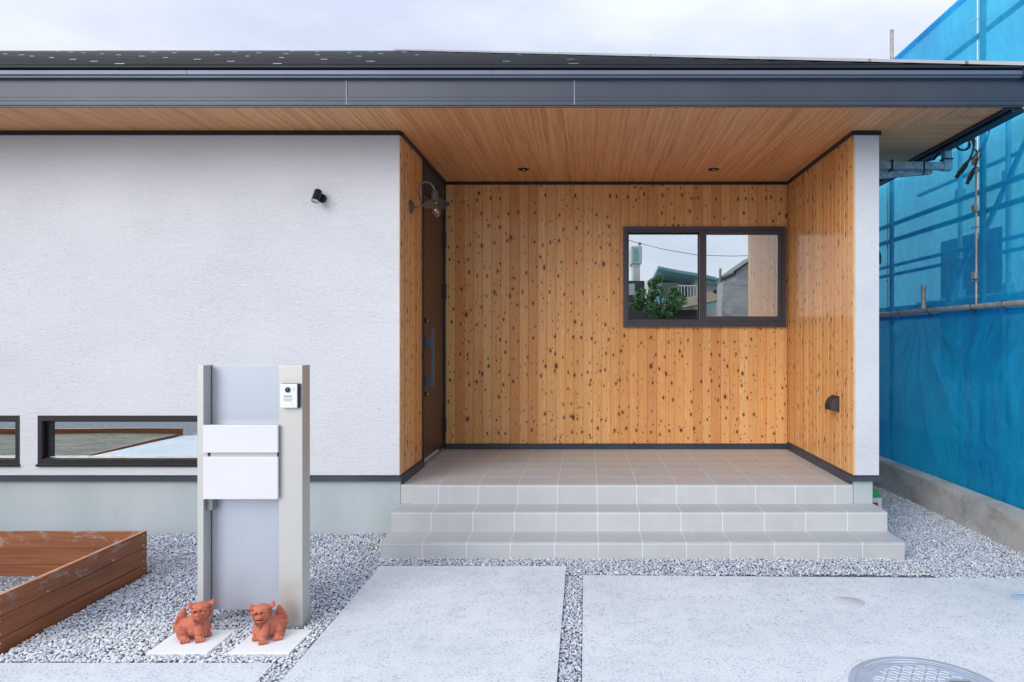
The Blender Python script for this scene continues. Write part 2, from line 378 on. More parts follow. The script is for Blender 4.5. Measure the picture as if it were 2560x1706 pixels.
def m_bulb():
    g = G('clear bulb glass'); g.t.nodes.remove(g.b)
    gl = g.n('ShaderNodeBsdfGlossy'); gl.inputs['Roughness'].default_value = .02
    tp = g.n('ShaderNodeBsdfTransparent'); tp.inputs[0].default_value = (1, .84, .66, 1)
    lw = g.n('ShaderNodeLayerWeight'); lw.inputs[0].default_value = .25
    mxs = g.n('ShaderNodeMixShader'); g.l(g.ma('ADD', g.ma('MULTIPLY', lw.outputs['Facing'], .6), .08), mxs.inputs[0]); g.l(tp.outputs[0], mxs.inputs[1]); g.l(gl.outputs[0], mxs.inputs[2])
    g.l(mxs.outputs[0], g.o.inputs[0]); return g.m
def m_ground():
    g = G('gravel ground'); o = g.tc(); v = g.vor(o, 60, o=None); f = g.noise(o, 2, 4)
    c = g.rmp(v.outputs['Color'], (.1, (.13, .14, .16)), (.9, (.36, .38, .42))); c = g.mix(g.ma('MULTIPLY', f, .4), c, (.30, .31, .34))
    g.set(c, .95); g.bump(v.outputs['Distance'], .02, 1.0); return g.m
def m_galv():
    g = G('galvanised steel'); o = g.tc(); v = g.vor(g.map(o, (1, 1, 1)), 40, o=None)
    g.set(g.rmp(v.outputs['Color'], (.2, (.24, .31, .36)), (.8, (.42, .50, .55))), .42, .55, .5); return g.m
def m_terra():
    g = G('terracotta'); o = g.tc(); f = g.noise(o, 30, 4); n = g.noise(o, 400, 2)
    g.set(g.rmp(f, (.3, (.46, .135, .085)), (.7, (.56, .175, .11))), .72, 0, .3); g.bump(n, .0008, .4); return g.m
def m_roofm():
    g = G('charcoal roof metal'); o = g.tc(); f = g.noise(g.map(o, (.6, 6, 1)), 2, 4)
    g.set(g.rmp(f, (.3, (.042, .050, .064)), (.7, (.070, .082, .104))), .5, .2, .5); return g.m

STUC, FND, CLAD, SOFY, SOFX = m_stucco(), m_found(), m_cladding(), m_soffit('wood grain soffit', 'Y'), m_soffit('wood grain side soffit', 'X')
TILE, GROUT, FASC, ROOFM = m_tile(), m_grout(), m_fascia(), m_roofm()
FLASH = plain('black flashing', (.045, .055, .078), .4, .1, .25, 3)
TRIM = plain('black trim', (.010, .012, .020), .45, 0, .2)
CAPM = plain('pale grey ridge metal', (.42, .43, .46), .5, .1, .08, 2)
EDGE = plain('grey drip edge', (.13, .155, .22), .42, .2, .08, 2)
SEAL = plain('pale sealant', (.25, .27, .31), .6)
FRAME = plain('dark bronze aluminium', (.070, .066, .080), .40, .35, .12, 3)
FRAMEB = plain('black aluminium', (.020, .018, .022), .38, .3, .12, 3)
BEADM = plain('pale glazing bead', (.55, .60, .50), .5)
DOORM = plain('brown door leaf', (.105, .070, .055), .40, .3, .08, 2)
HANDM = plain('grey door handle', (.11, .125, .16), .38, .4, .05)
CHROME = plain('chrome', (.6, .6, .62), .18, 1, .03)
PANE, BULB = m_pane(), m_bulb()
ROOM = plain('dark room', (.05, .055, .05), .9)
PALEWOOD = plain('end grain edge', (.72, .44, .23), .6)
CONC = m_concrete('exposed aggregate concrete', (.60, .645, .68), (.73, .77, .80), (.28, .35, .47))
CURB = m_curb()
GRAV = m_gravel(); GND = m_ground()
TIMB = m_timber()
TIMBT = plain('pale timber edge', (.50, .25, .15), .6, 0, .2, 9)
SCREW = plain('steel screw head', (.7, .7, .72), .3, .9)
ALU = m_alu('satin champagne aluminium', (.55, .55, .53), .42, .6)
PANELM = m_alu('blue grey aluminium panel', (.45, .49, .56), .45, .55)
WHITEM = plain('white coated metal', (.66, .67, .69), .35, 0, .02)
BOXM = plain('silver box body', (.50, .52, .54), .45, .5, .04)
BLACKP = plain('black plastic', (.012, .012, .014), .45, 0, .1)
GREYP = plain('grey plastic', (.25, .26, .28), .5)
WPLAST = plain('white plastic', (.72, .74, .76), .4, 0, .03)
LAMPM = plain('blued black metal', (.15, .158, .172), .34, .6, .2, 20)
SPOTM = plain('matt black aluminium', (.010, .010, .014), .42, .2)
LENS = plain('frosted lens', (.70, .76, .80), .3)
LENSB = plain('dark camera lens', (.02, .03, .06), .05)
GALV = m_galv(); PIPE = plain('weathered steel pipe', (.36, .35, .33), .55, .3, .25, 14)
PIPEG = plain('scaffold steel', (.52, .54, .56), .55, .4, .2, 8)
ROOMR = plain('dull ridge metal', (.20, .21, .24), .6)
TARPU = m_tarp('blue mesh sheet', .42); TARPL = m_tarp('blue waterproof sheet', .11, .80)
TERRA = m_terra(); GROOVE = plain('carved groove', (.20, .05, .035), .8)
PAVER = plain('pale concrete paver', (.80, .82, .84), .85, 0, .04, 8, .001, 150)
IRON = plain('worn cast cover', (.40, .45, .54), .5, .15, .15, 5)
IRONL = plain('raised cover ribs', (.66, .70, .76), .5, .1, .1, 9)
CAPL = plain('pale grey cover', (.58, .59, .64), .5); CAPB = plain('pale blue cover', (.42, .53, .68), .5)
CABLE = plain('black rubber cable', (.010, .012, .020), .5)
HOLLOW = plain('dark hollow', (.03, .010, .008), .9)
GREEN = plain('green plastic', (.02, .36, .08), .4); RED = plain('red print', (.60, .02, .02), .5)

# ------------------------------------------------------------------ ground, slabs, gravel
def gz(x, y):
    if x > 2.1 and y > 4.7: return .008 - .018*(y-4.7)
    if y < 5.0: return .013 + .0129*(y-4.75)
    return .016 + .05*(y-5.0)
def gza(x, y):
    z = np.where(y < 5.0, .013+.0129*(y-4.75), .016+.05*(y-5.0))
    return np.where((x > 2.1) & (y > 4.7), .008-.018*(y-4.7), z)
mb = MB(); mb.quad((-400,-400,-.09),(400,-400,-.09),(400,400,-.09),(-400,400,-.09)); o = struct(mb.build('ground', GND))
mb = MB(); v, f = grid(60, 40, lambda a, b: (-9+a*12.06, -.55+b*10.5, gz(-9+a*12.06, -.55+b*10.5)-.016 if (-9+a*12.06) < 2.1 or (-.55+b*10.5) < 9 else -.07))
mb.add(v, f); struct(mb.build('gravel_bed', GND))
def slab(name, x0, x1, y0, y1, tilt=0.0):
    bm = bmesh.new(); bmesh.ops.create_cube(bm, size=1)
    for q in bm.verts:
        x = x0 if q.co.x < 0 else x1; y = y0 if q.co.y < 0 else y1
        if q.co.y > 0 and q.co.x > 0: y -= tilt
        z = gz(-1, y)+.004 if q.co.z > 0 else -.085
        q.co = (x, y, z)
    bmesh.ops.bevel(bm, geom=[e for e in bm.edges if e.calc_length() > .5 and min(q.co.z for q in e.verts) > -.05], offset=.006, segments=2, affect='EDGES')
    m = MB(); m.bm(bm); return struct(m.build(name, CONC, smooth='auto'))
slab('path', -1.352, -.128, -.6, 4.75)
slab('driveway', -.016, 3.05, -.6, 4.575, .07)
slab('concrete_apron', -6.45, -1.46, -.6, 3.375)
mb = MB(); mb.quad((-60,-9,-.085),(60,-9,-.085),(60,-3.2,-.085),(-60,-3.2,-.085)); struct(mb.build('road', plain('asphalt', (.12,.125,.13), .9, 0, .15, 3, .004, 120)))
# planted soil patch left of the apron, seen in the low window's reflection
g = G('bare soil with weeds'); o_ = g.tc(); f_ = g.noise(g.map(o_, (1, 2.5, 1)), 2.2, 7, .7)
g.set(g.mix(g.rmp(g.noise(o_, 3, 5, .7), (.48, 0.0), (.62, .8)), g.rmp(f_, (.3, (.16, .14, .12)), (.7, (.34, .31, .27))), (.12, .17, .06)), .95); g.bump(g.noise(o_, 60, 4), .02)
mb = MB(); v, f = grid(30, 20, lambda a, b: (-14+a*7.48, -.6+b*3.4, -.02+.008*math.sin(a*17)*math.cos(b*11))); mb.add(v, f); struct(mb.build('soil', g.m))

EXC = [(-2.124, -1.816, 3.444, 3.75), (-1.722, -1.410, 3.446, 3.752), (-2.045, -1.995, 3.76, 3.88), (-1.612, -1.477, 3.76, 3.88)]
def stones(name, regions, spacing=.0128, size=(.0050, .0092), seed=3, white=None):
    R = np.random.default_rng(seed); pts = []
    for (x0, x1, y0, y1, lift) in regions:
        nx, ny = max(1, int((x1-x0)/spacing)), max(1, int((y1-y0)/spacing))
        X, Y = np.meshgrid(x0+(np.arange(nx)+.5)*(x1-x0)/nx, y0+(np.arange(ny)+.5)*(y1-y0)/ny)
        X = X.ravel()+R.uniform(-.5, .5, X.size)*spacing*1.1; Y = Y.ravel()+R.uniform(-.5, .5, Y.size)*spacing*1.1
        Z = gza(X, Y)+R.uniform(-.006, .006, X.size)+lift+.004*np.sin(X*9+Y*4)*np.cos(Y*7)
        pts.append(np.stack([X, Y, Z], 1))
    P = np.concatenate(pts)
    for (a0, a1, b0, b1) in EXC: P = P[~((P[:, 0] > a0) & (P[:, 0] < a1) & (P[:, 1] > b0) & (P[:, 1] < b1))]
    n = len(P)
    bm = bmesh.new(); bmesh.ops.create_icosphere(bm, subdivisions=1, radius=1)
    bm.verts.index_update(); bv = np.array([q.co[:] for q in bm.verts]); bf = np.array([[q.index for q in f.verts] for f in bm.faces]); bm.free()
    prot = [bv*R.uniform(.62, 1.25, (12, 1)) for _ in range(40)]
    prot = np.array(prot)
    k = R.integers(0, 40, n); V = prot[k]
    scl = R.uniform(size[0], size[1], (n, 1)) * (1+.45*(R.random((n, 1)) > .9))
    ax = np.stack([R.uniform(.8, 1.5, n), R.uniform(.7, 1.1, n), R.uniform(.5, .85, n)], 1)*scl
    if white is not None: ax = ax*(1+.12*white(P)[:, None])
    V = V*ax[:, None, :]
    a = R.uniform(0, 2*PI, n); t = R.normal(0, .45, n)
    ca, sa, ct, st = np.cos(a), np.sin(a), np.cos(t), np.sin(t)
    x, y, z = V[..., 0], V[..., 1], V[..., 2]
    x2 = x*ct[:, None]+z*st[:, None]; z2 = -x*st[:, None]+z*ct[:, None]
    x3 = x2*ca[:, None]-y*sa[:, None]; y3 = x2*sa[:, None]+y*ca[:, None]
    W = np.stack([x3, y3, z2], 2)+P[:, None, :]
    F = (bf[None]+(np.arange(n)*12)[:, None, None]).reshape(-1, 3)
    me = bpy.data.meshes.new(name); me.vertices.add(n*12); me.vertices.foreach_set('co', W.reshape(-1).astype(np.float32))
    me.loops.add(F.size); me.loops.foreach_set('vertex_index', F.reshape(-1).astype(np.int32))
    me.polygons.add(len(F)); me.polygons.foreach_set('loop_start', (np.arange(len(F))*3).astype(np.int32))
    me.update(calc_edges=True); me.polygons.foreach_set('use_smooth', np.zeros(len(F), dtype=bool))
    b = R.random(n)**1.0
    col = np.stack([.31+.38*b, .36+.38*b, .45+.38*b], 1)
    pale = R.random(n) > .86; col[pale] = np.array([.60, .62, .65])*R.uniform(.85, 1.15, (pale.sum(), 1))
    tan = R.random(n) > .965; col[tan] = np.array([.52, .40, .30])*R.uniform(.8, 1.2, (tan.sum(), 1))
    if white is not None:
        wf = white(P)[:, None]*R.uniform(.75, 1, (n, 1)); col = col*(1-wf)+np.stack([.60+.16*b, .63+.15*b, .655+.15*b], 1)*wf
    ca_ = me.color_attributes.new('tint', 'FLOAT_COLOR', 'POINT')
    ca_.data.foreach_set('color', np.repeat(np.concatenate([col, np.ones((n, 1))], 1), 12, axis=0).reshape(-1).astype(np.float32))
    me.materials.append(GRAV)
    ob = bpy.data.objects.new(name, me); C.objects.link(ob)
    return ob
def whitef(P):
    # dusty pale stones spread around the statues and towards the apron
    d = (3.86+.10*np.sin(P[:, 0]*5)+.06*np.sin(P[:, 0]*13+1)) - P[:, 1]
    s = np.clip(d/.22+.3, 0, 1)*.93
    s = np.where((P[:, 0] > -2.82) & (P[:, 0] < -1.36), s, 0.0)
    s = np.where((P[:, 1] < 3.38), s*.6, s)
    return s
o = stones('gravel', [(-2.80, -1.355, 3.385, 5.44, 0), (-1.458, -1.355, 2.6, 3.385, -.004), (-5.2, -2.80, 4.67, 5.44, 0),
                      (-1.40, 2.20, 4.76, 4.93, -.002), (-.126, 2.2, 4.585, 4.76, -.002), (-.124, -.020, 2.6, 4.585, -.008), (2.2, 3.07, 4.50, 8.6, 0),
                      (-4.4, -2.87, 3.48, 4.60, -.02)], white=whitef)
tag(o, 'grey and white crushed stone spread round the house, slabs and steps', 'gravel', kind='stuff')
o = stones('gravel', [(-14, 3, -3.1, -.62, -.05)], spacing=.05, size=(.02, .034), seed=5)
tag(o, 'crushed stone band between the apron and the road behind the viewer', 'gravel', kind='stuff')

# ------------------------------------------------------------------ the house
HY = 5.43           # front face of the white walls
BACK = 7.20         # face of the porch back wall
ZS = 3.08           # soffit height
house = root('house', 'white stucco house with charcoal roof and knotty cedar recessed porch', 'house', (0, 5.45, 0))
def hp(mb, name, mat, parent=house, **k): return mb.build(name, mat, parent, **k)

# low windows
W2 = (-4.13, -2.65, .556, .934); W1 = (-5.75, -4.268, .556, .934)
mb = MB()   # left white wall in pieces round the openings
x0, x1 = -12, -1.401
mb.box(x0, x1, HY, HY+.16, .934, 3.047); mb.box(x0, x1, HY, HY+.16, .484, .556)
mb.box(x0, W1[0], HY, HY+.16, .556, .934); mb.box(W1[1], W2[0], HY, HY+.16, .556, .934); mb.box(W2[1], x1, HY, HY+.16, .556, .934)
hp(mb, 'wall', STUC)
mb = MB(); mb.box(2.032, 2.213, HY, 15.4, .484, 3.047); hp(mb, 'wall', STUC)
mb = MB(); mb.box(-12, -1.403, HY+.02, HY+.16, -.08, .44); mb.box(2.028, 2.172, HY+.02, 15.4, -.08, .44); hp(mb, 'foundation', FND)
# base flashing
mb = MB(); mb.box(-12, -1.392, HY-.012, HY+.05, .440, .476); mb.box(-12, -1.41, HY+.012, HY+.05, .476, .4835)
mb.box(-1.410, -1.388, HY+.051, 6.165, .408, .474); mb.box(-1.41, -1.398, HY+.051, 6.165, .474, .4835)
mb.box(-1.40, 2.02, BACK-.016, BACK+.01, .412, .456); mb.box(-1.40, 2.02, BACK-.006, BACK+.01, .456, .464)
mb.box(2.006, 2.034, HY+.051, BACK-.017, .408, .474); mb.box(2.012, 2.03, HY+.051, BACK-.017, .474, .4835)
mb.box(1.996, 2.222, HY-.012, HY+.05, .440, .476); mb.box(2.03, 2.212, HY+.012, HY+.05, .476, .4835)
hp(mb, 'base_flashing', FLASH)
# black trim under soffit
mb = MB(); mb.box(-12, -1.396, HY-.014, HY+.02, 3.047, ZS); mb.box(-1.40, -1.385, HY+.021, BACK-.001, 3.050, ZS)
mb.box(-1.384, 2.004, BACK-.016, BACK+.02, 3.050, ZS); mb.box(2.005, 2.02, HY+.021, BACK+.02, 3.050, ZS); mb.box(2.005, 2.225, HY-.014, HY+.02, 3.047, ZS)
mb.box(2.2135, 2.225, HY+.021, 15.4, 3.047, ZS)
hp(mb, 'soffit_trim', TRIM)
# cladding made of single V-grooved boards
def cladding(name, org, du, n_out, length, z0, z1, bw=.0918, holes=(), u0=0):
    m = MB(); org, du, n_out = Vector(org), Vector(du), Vector(n_out); k = 0; x = 0.0
    while x < length-1e-4:
        xe = min(x+bw, length); segs = [(z0, z1)]
        c, d = .0058, .0058
        base_ps = [(x, -d), (x+c, 0), (xe-c, 0), (xe, -d)]; jobs = [(z0, z1, base_ps)]
        for (ha, hb, hz0, hz1) in holes:
            if x < hb and xe > ha:
                if ha > x+c+.001 and ha < xe-c-.001: jobs = [(z0, z1, [(x, -d), (x+c, 0), (ha, 0)]), (z0, hz0, [(ha, 0), (xe-c, 0), (xe, -d)]), (hz1, z1, [(ha, 0), (xe-c, 0), (xe, -d)])]
                elif hb > x+c+.001 and hb < xe-c-.001: jobs = [(z0, z1, [(hb, 0), (xe-c, 0), (xe, -d)]), (z0, hz0, [(x, -d), (x+c, 0), (hb, 0)]), (hz1, z1, [(x, -d), (x+c, 0), (hb, 0)])]
                else: jobs = [(z0, hz0, base_ps), (hz1, z1, base_ps)]
        for (za, zb, ps) in jobs:
            for q in range(len(ps)-1):
                (a, da), (b, db) = ps[q], ps[q+1]
                A = org+du*a+n_out*da; B = org+du*b+n_out*db
                ua, ub = u0+k+(a-x)/bw*.999, u0+k+min((b-x)/bw, .999)
                m.quad((A.x, A.y, za), (B.x, B.y, za), (B.x, B.y, zb), (A.x, A.y, zb), [(ua, za), (ub, za), (ub, zb), (ua, zb)])
        x = xe; k += 1
    return hp(m, name, CLAD)
cladding('cladding', (-1.40, BACK, 0), (1,0,0), (0,-1,0), 3.42, .464, 3.052, holes=[(1.80, 3.375, 1.66, 2.60)], u0=11)
cladding('cladding', (-1.400, 6.17, 0), (0,-1,0), (1,0,0), 6.17-HY-.004, .484, 3.052, bw=.0925, u0=101)
cladding('cladding', (2.020, HY+.004, 0), (0,1,0), (-1,0,0), BACK-HY, .484, 3.052, bw=.0925, u0=203)
mb = MB(); mb.box(-1.407, -1.4025, HY-.002, HY+.003, .484, 3.047); mb.box(2.019, 2.0315, HY-.003, HY+.003, .484, 3.047); split_build(mb, 'cladding_edge', PALEWOOD, house)
mb = MB(); mb.box(-1.40, 2.2, BACK+.006, BACK+.15, .3, 1.66); mb.box(-1.40, .40, BACK+.006, BACK+.15, 1.66, 3.2); mb.box(.40, 1.975, BACK+.006, BACK+.15, 2.60, 3.2); mb.box(1.975, 2.02, BACK+.006, BACK+.15, 1.66, 3.2)
mb.box(-1.55, -1.406, HY+.161, 6.17, .3, 3.2); mb.box(-1.55, -1.406, 6.17, 7.3, 2.84, 3.2)
hp(mb, 'wall_core', ROOM)
# soffit with mitre
mb = MB()
EY, EX = 4.872, 2.84
mb.add([(-14, EY, ZS), (EX, EY, ZS), (2.19, 5.52, ZS), (2.19, 7.3, ZS), (-14, 7.3, ZS)], [(0, 1, 2, 3, 4)])
mb.add([(-14, EY, ZS+.012), (EX, EY, ZS+.012), (2.19, 5.52, ZS+.012), (2.19, 7.3, ZS+.012), (-14, 7.3, ZS+.012)], [(4, 3, 2, 1, 0)])
hp(mb, 'soffit', SOFY)
mb = MB(); mb.add([(EX, EY, ZS), (EX, 16, ZS), (2.191, 16, ZS), (2.191, 5.521, ZS)], [(0, 1, 2, 3)])
mb.add([(EX, EY, ZS+.012), (EX, 16, ZS+.012), (2.191, 16, ZS+.012), (2.191, 5.521, ZS+.012)], [(3, 2, 1, 0)]); hp(mb, 'soffit', SOFX)
# fascia with two shadow grooves
mb = MB()
mb.box(-14, 2.96, 4.850, 4.870, 3.141, 3.272); mb.box(-14, 2.957, 4.846, 4.870, 3.117, 3.138); mb.box(-14, 2.957, 4.846, 4.870, 3.087, 3.114)
mb.box(-14, 2.955, 4.853, 4.870, 3.0765, 3.0868); mb.box(-14, 2.94, 4.857, 4.869, 3.137, 3.142); mb.box(-14, 2.94, 4.857, 4.869, 3.1135, 3.1175)
mb.box(2.842, 2.957, 4.871, 16, 3.070, 3.10); mb.box(2.935, 2.957, 4.871, 16, 3.10, 3.272)
f_ = hp(mb, 'fascia', FASC)
mb = MB(); mb.box(2.84, 2.86, 4.872, 16, 3.060, 3.0695); mb.box(2.885, 2.972, 4.872, 16, 3.046, 3.0695, .004); hp(mb, 'verge_trim', TRIM)
mb = MB()
for xx in (-4.70, -3.15, -1.61, -.075, 1.46, -6.2):
    if xx in (1.46, -3.15, -4.70): continue
    mb.box(xx-.0035, xx+.0035, 4.8445, 4.8575, 3.09, 3.255)
split_build(mb, 'sealant_joint', SEAL, f_)
# drip edge / eave strip, with butt joints
mb = MB()
for a, b in ((-14, -2.66), (-2.659, -.62), (-.619, 1.32), (1.321, 2.93)): mb.box(a, b, 4.800, 4.85, 3.276, 3.3045, .002)
mb.box(-14, 2.93, 4.815, 4.86, 3.262, 3.2755); hp(mb, 'drip_edge', EDGE)
mb = MB(); mb.box(2.915, 3.05, 4.787, 16.2, 3.262, 3.318, .004); mb.box(2.90, 3.02, 4.793, 4.95, 3.318, 3.345, .003); hp(mb, 'roof_corner_cap', FASC)
# roof
RY0, RZ0, SLP, RXR = 4.800, 3.316, .417, 2.98
RIDGE_Y = 10.51; RIDGE_Z = RZ0+SLP*(RIDGE_Y-RY0); HX = RXR-(RIDGE_Y-RY0)
rf = MB(); nC = 21; dy = (RIDGE_Y-RY0)/nC
for k in range(nC):
    ya, yb = RY0+k*dy, RY0+(k+1)*dy; za, zb = RZ0+SLP*(ya-RY0), RZ0+SLP*(yb-RY0)
    xa, xb = RXR-(ya-RY0), RXR-(yb-RY0); st = .0075
    rf.quad((-14, ya-.014, za+st), (xa, ya-.014, za+st), (xb, yb, zb), (-14, yb, zb))
    rf.quad((-14, ya-.014, za+st-.0035), (xa, ya-.014, za+st-.0035), (xa, ya-.014, za+st), (-14, ya-.014, za+st)); rf.quad((-14, ya+.03, za+st-.0035), (xa, ya+.03, za+st-.0035), (xa, ya-.014, za+st-.0035), (-14, ya-.014, za+st-.0035))
rf.add([(RXR, RY0, RZ0), (RXR, 16.22, RZ0), (HX, RIDGE_Y, RIDGE_Z)], [(0, 1, 2)])
rf.add([(-14, 16.22, RZ0), (RXR, 16.22, RZ0), (HX, RIDGE_Y, RIDGE_Z), (-14, RIDGE_Y, RIDGE_Z)], [(0, 1, 2, 3)])
rf.quad((-14, 4.83, 3.29), (2.95, 4.83, 3.29), (2.95, 16.2, 3.29), (-14, 16.2, 3.29))
roof = hp(rf, 'roof', ROOFM)
# added pale slips standing in for sky glints at the course joints
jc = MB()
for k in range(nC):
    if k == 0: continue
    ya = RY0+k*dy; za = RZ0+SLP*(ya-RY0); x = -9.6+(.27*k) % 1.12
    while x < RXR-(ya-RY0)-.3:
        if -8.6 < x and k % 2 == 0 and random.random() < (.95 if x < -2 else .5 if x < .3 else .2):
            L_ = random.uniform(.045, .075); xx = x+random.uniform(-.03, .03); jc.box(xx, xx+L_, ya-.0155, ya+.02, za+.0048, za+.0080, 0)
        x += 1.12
split_build(jc, 'joint_glint', plain('roof glint grey', (.34, .38, .41), .35, .3), roof)
hv = Vector((HX-RXR, RIDGE_Y-RY0, RIDGE_Z-RZ0))
mb = MB()
seg = [0, .045, .13, .25, .40, .56, .72, .86, 1.0]
for i in range(len(seg)-1):
    a = Vector((RXR, RY0, RZ0))+hv*(seg[i]+.0008); b = Vector((RXR, RY0, RZ0))+hv*(seg[i+1]-.0003+.004)
    side = Vector((.5, .5, 0)).normalized()*.075; up = Vector((0, 0, .045-.004*(i % 2)))
    for s_ in (1, -1):
        A, B = a+side*s_, b+side*s_
        mb.add([A+Vector((0,0,.0)), B+Vector((0,0,.0)), b+up, a+up, A+Vector((0,0,.022)), B+Vector((0,0,.022))], [(0, 1, 5, 4), (4, 5, 2, 3)])
    mb.add([a+side, a-side, a-side+Vector((0,0,.022)), a+up, a+side+Vector((0,0,.022))], [(0, 1, 2, 3, 4)])
hp(mb, 'hip_cap', CAPM, roof)
mb = MB()
for a, b, h in ((-14, -7.1, .030), (-7.1, -4.3, .042), (-4.3, HX+.05, .034)):
    mb.box(a, b, RIDGE_Y-.05, RIDGE_Y+.05, RIDGE_Z-.03, RIDGE_Z-.012+h*.3)
hp(mb, 'ridge_cap', ROOMR, roof)

# windows
def glazing(mbx, x0, x1, y, z0, z1): mbx.box(x0, x1, y, y+.006, z0, z1)
def low_window(wd):
    x0, x1, z0, z1 = wd; y = HY-.004
    m = MB(); t = .034; d = .10
    m.box(x0, x1, y, y+d, z1-.040, z1); m.box(x0, x1, y, y+d, z0, z0+.050); m.box(x0, x0+.030, y, y+d, z0+.05, z1-.04); m.box(x1-.030, x1, y, y+d, z0+.05, z1-.04)
    m.box(x0+.03, x0+.050, y+.045, y+d-.002, z0+.05, z1-.04); m.box(x1-.05, x1-.03, y+.045, y+d-.002, z0+.05, z1-.04)
    m.box(x0+.05, x1-.05, y+.045, y+d-.002, z1-.052, z1-.04); m.box(x0-.004, x1+.004, y-.014, y+.012, z0-.006, z0+.012)
    m.box(x0+.03, x1-.03, y+.018, y+.044, z0+.05, z0+.056)
    w_ = hp(m, 'window', FRAMEB)
    m = MB(); m.box(x0+.05, x1-.05, y+.058, y+.066, z0+.050, z0+.0605); m.build('glazing_bead', BEADM, w_)
    m = MB(); glazing(m, x0+.0505, x1-.0505, y+.068, z0+.061, z1-.0525); m.build('pane', PANE, w_)
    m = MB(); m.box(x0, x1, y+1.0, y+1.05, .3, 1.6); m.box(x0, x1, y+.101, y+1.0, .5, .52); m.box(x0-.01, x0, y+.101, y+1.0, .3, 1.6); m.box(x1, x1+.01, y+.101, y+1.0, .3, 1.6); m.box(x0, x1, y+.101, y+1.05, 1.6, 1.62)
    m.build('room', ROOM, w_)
    return w_
low_window(W2); low_window(W1)
# sliding window on the porch back wall
wx0, wx1, wz0, wz1 = .376, 1.996, 1.628, 2.628; yf = BACK-.034
m = MB()
m.box(wx0, wx1, yf, BACK+.10, wz1-.040, wz1); m.box(wx0, wx1, yf, BACK+.10, wz0+.028, wz0+.052); m.box(wx0, wx1, yf-.010, BACK+.10, wz0, wz0+.024); m.box(wx0+.01, wx1-.01, yf+.004, BACK+.10, wz0+.024, wz0+.028)
m.box(wx0, wx0+.038, yf, BACK+.10, wz0+.052, wz1-.04); m.box(wx1-.038, wx1, yf, BACK+.10, wz0+.052, wz1-.04)
m.box(wx0+.03, wx0+.085, yf-.0115, yf-.009, wz0+.009, wz0+.014); m.box(wx1-.085, wx1-.03, yf-.0115, yf-.009, wz0+.009, wz0+.014)
win = hp(m, 'window', FRAME)
xm = 1.165
m = MB()   # right sash, in front
xa, xb, za, zb, ya = xm, wx1-.040, wz0+.054, wz1-.042, yf+.012
m.box(xa, xa+.040, ya, ya+.03, za, zb); m.box(xb-.040, xb, ya, ya+.03, za, zb); m.box(xa+.04, xb-.04, ya, ya+.03, zb-.038, zb); m.box(xa+.04, xb-.04, ya, ya+.03, za, za+.052)
s1 = m.build('sash', FRAME, win)
m = MB(); glazing(m, xa+.0405, xb-.0405, ya+.012, za+.0525, zb-.0385); m.build('pane', PANE, s1)
m = MB()   # left sash, set back
xa, xb, ya = wx0+.040, xm+.02, yf+.050
m.box(xa, xa+.018, ya, ya+.03, za, zb); m.box(xb-.045, xb-.002, ya, ya+.03, za, zb); m.box(xa+.018, xb-.045, ya, ya+.03, zb-.030, zb); m.box(xa+.018, xb-.045, ya, ya+.03, za, za+.030)
s2 = m.build('sash', FRAMEB, win)
m = MB(); glazing(m, xa+.0185, xb-.0455, ya+.012, za+.0305, zb-.0305); m.build('pane', PANE, s2)
m = MB()   # insect screen frame over the left half
xa, xb, ya = wx0+.040, xm-.003, yf+.006
m.box(xa, xa+.012, ya, ya+.014, za, zb); m.box(xb-.030, xb, ya, ya+.014, za, zb); m.box(xa+.012, xb-.03, ya, ya+.014, zb-.014, zb); m.box(xa+.012, xb-.03, ya, ya+.014, za, za+.020)
m.build('screen_frame', FRAME, win)
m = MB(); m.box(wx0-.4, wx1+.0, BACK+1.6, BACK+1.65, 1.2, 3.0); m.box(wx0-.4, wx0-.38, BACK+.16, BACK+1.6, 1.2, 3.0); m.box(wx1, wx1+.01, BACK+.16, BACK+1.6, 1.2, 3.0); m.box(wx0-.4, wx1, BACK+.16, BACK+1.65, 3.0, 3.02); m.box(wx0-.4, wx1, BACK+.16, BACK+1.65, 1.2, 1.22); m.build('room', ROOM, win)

# door on the porch's left wall, leaf facing +X
dx = -1.412
m = MB(); m.box(dx, dx+.045, 6.80, 7.10, .52, 2.74, 0)
m = MB(); m.box(dx-.03, dx, 6.215, 7.135, .455, 2.785)
door = hp(m, 'door', DOORM)
m = MB(); m.box(dx-.05, -1.392, 6.171, 6.215, .410, 2.83); m.box(dx-.05, -1.394, 7.135, 7.176, .410, 2.83); m.box(dx-.05, -1.393, 6.2151, 7.1349, 2.785, 2.83); m.build('door_frame', TRIM, door)
m = MB(); m.box(dx-.05, -1.396, 6.2155, 7.1345, .411, .435); m.build('threshold', plain('threshold metal', (.36, .30, .26), .4, .5), door)
m = MB(); m.box(-1.357, -1.333, 6.315, 6.365, 1.085, 1.595, .003)
hnd = m.build('handle', HANDM, door)
m = MB()
for z_ in (1.48, 1.135): m.box(dx+.0005, -1.3575, 6.318, 6.36, z_-.045, z_+.045, .003)
split_build(m, 'handle_bracket', HANDM, hnd)
for z_ in (1.672, 1.030):
    m = MB(); m.lathe([(0, .028), (.017, .028), (.020, .024), (.020, .012), (.026, .008), (.026, 0)], frame_at((dx+.0005, 6.285, z_), (1, 0, 0)), 20)
    lk = m.build('lock', TRIM, door, smooth='auto')
    m = MB(); m.lathe([(0, .034), (.012, .034), (.0145, .031), (.0145, .0285)], frame_at((dx+.0005, 6.285, z_), (1, 0, 0)), 20); m.build('lock_cylinder', CHROME, lk, smooth='auto')
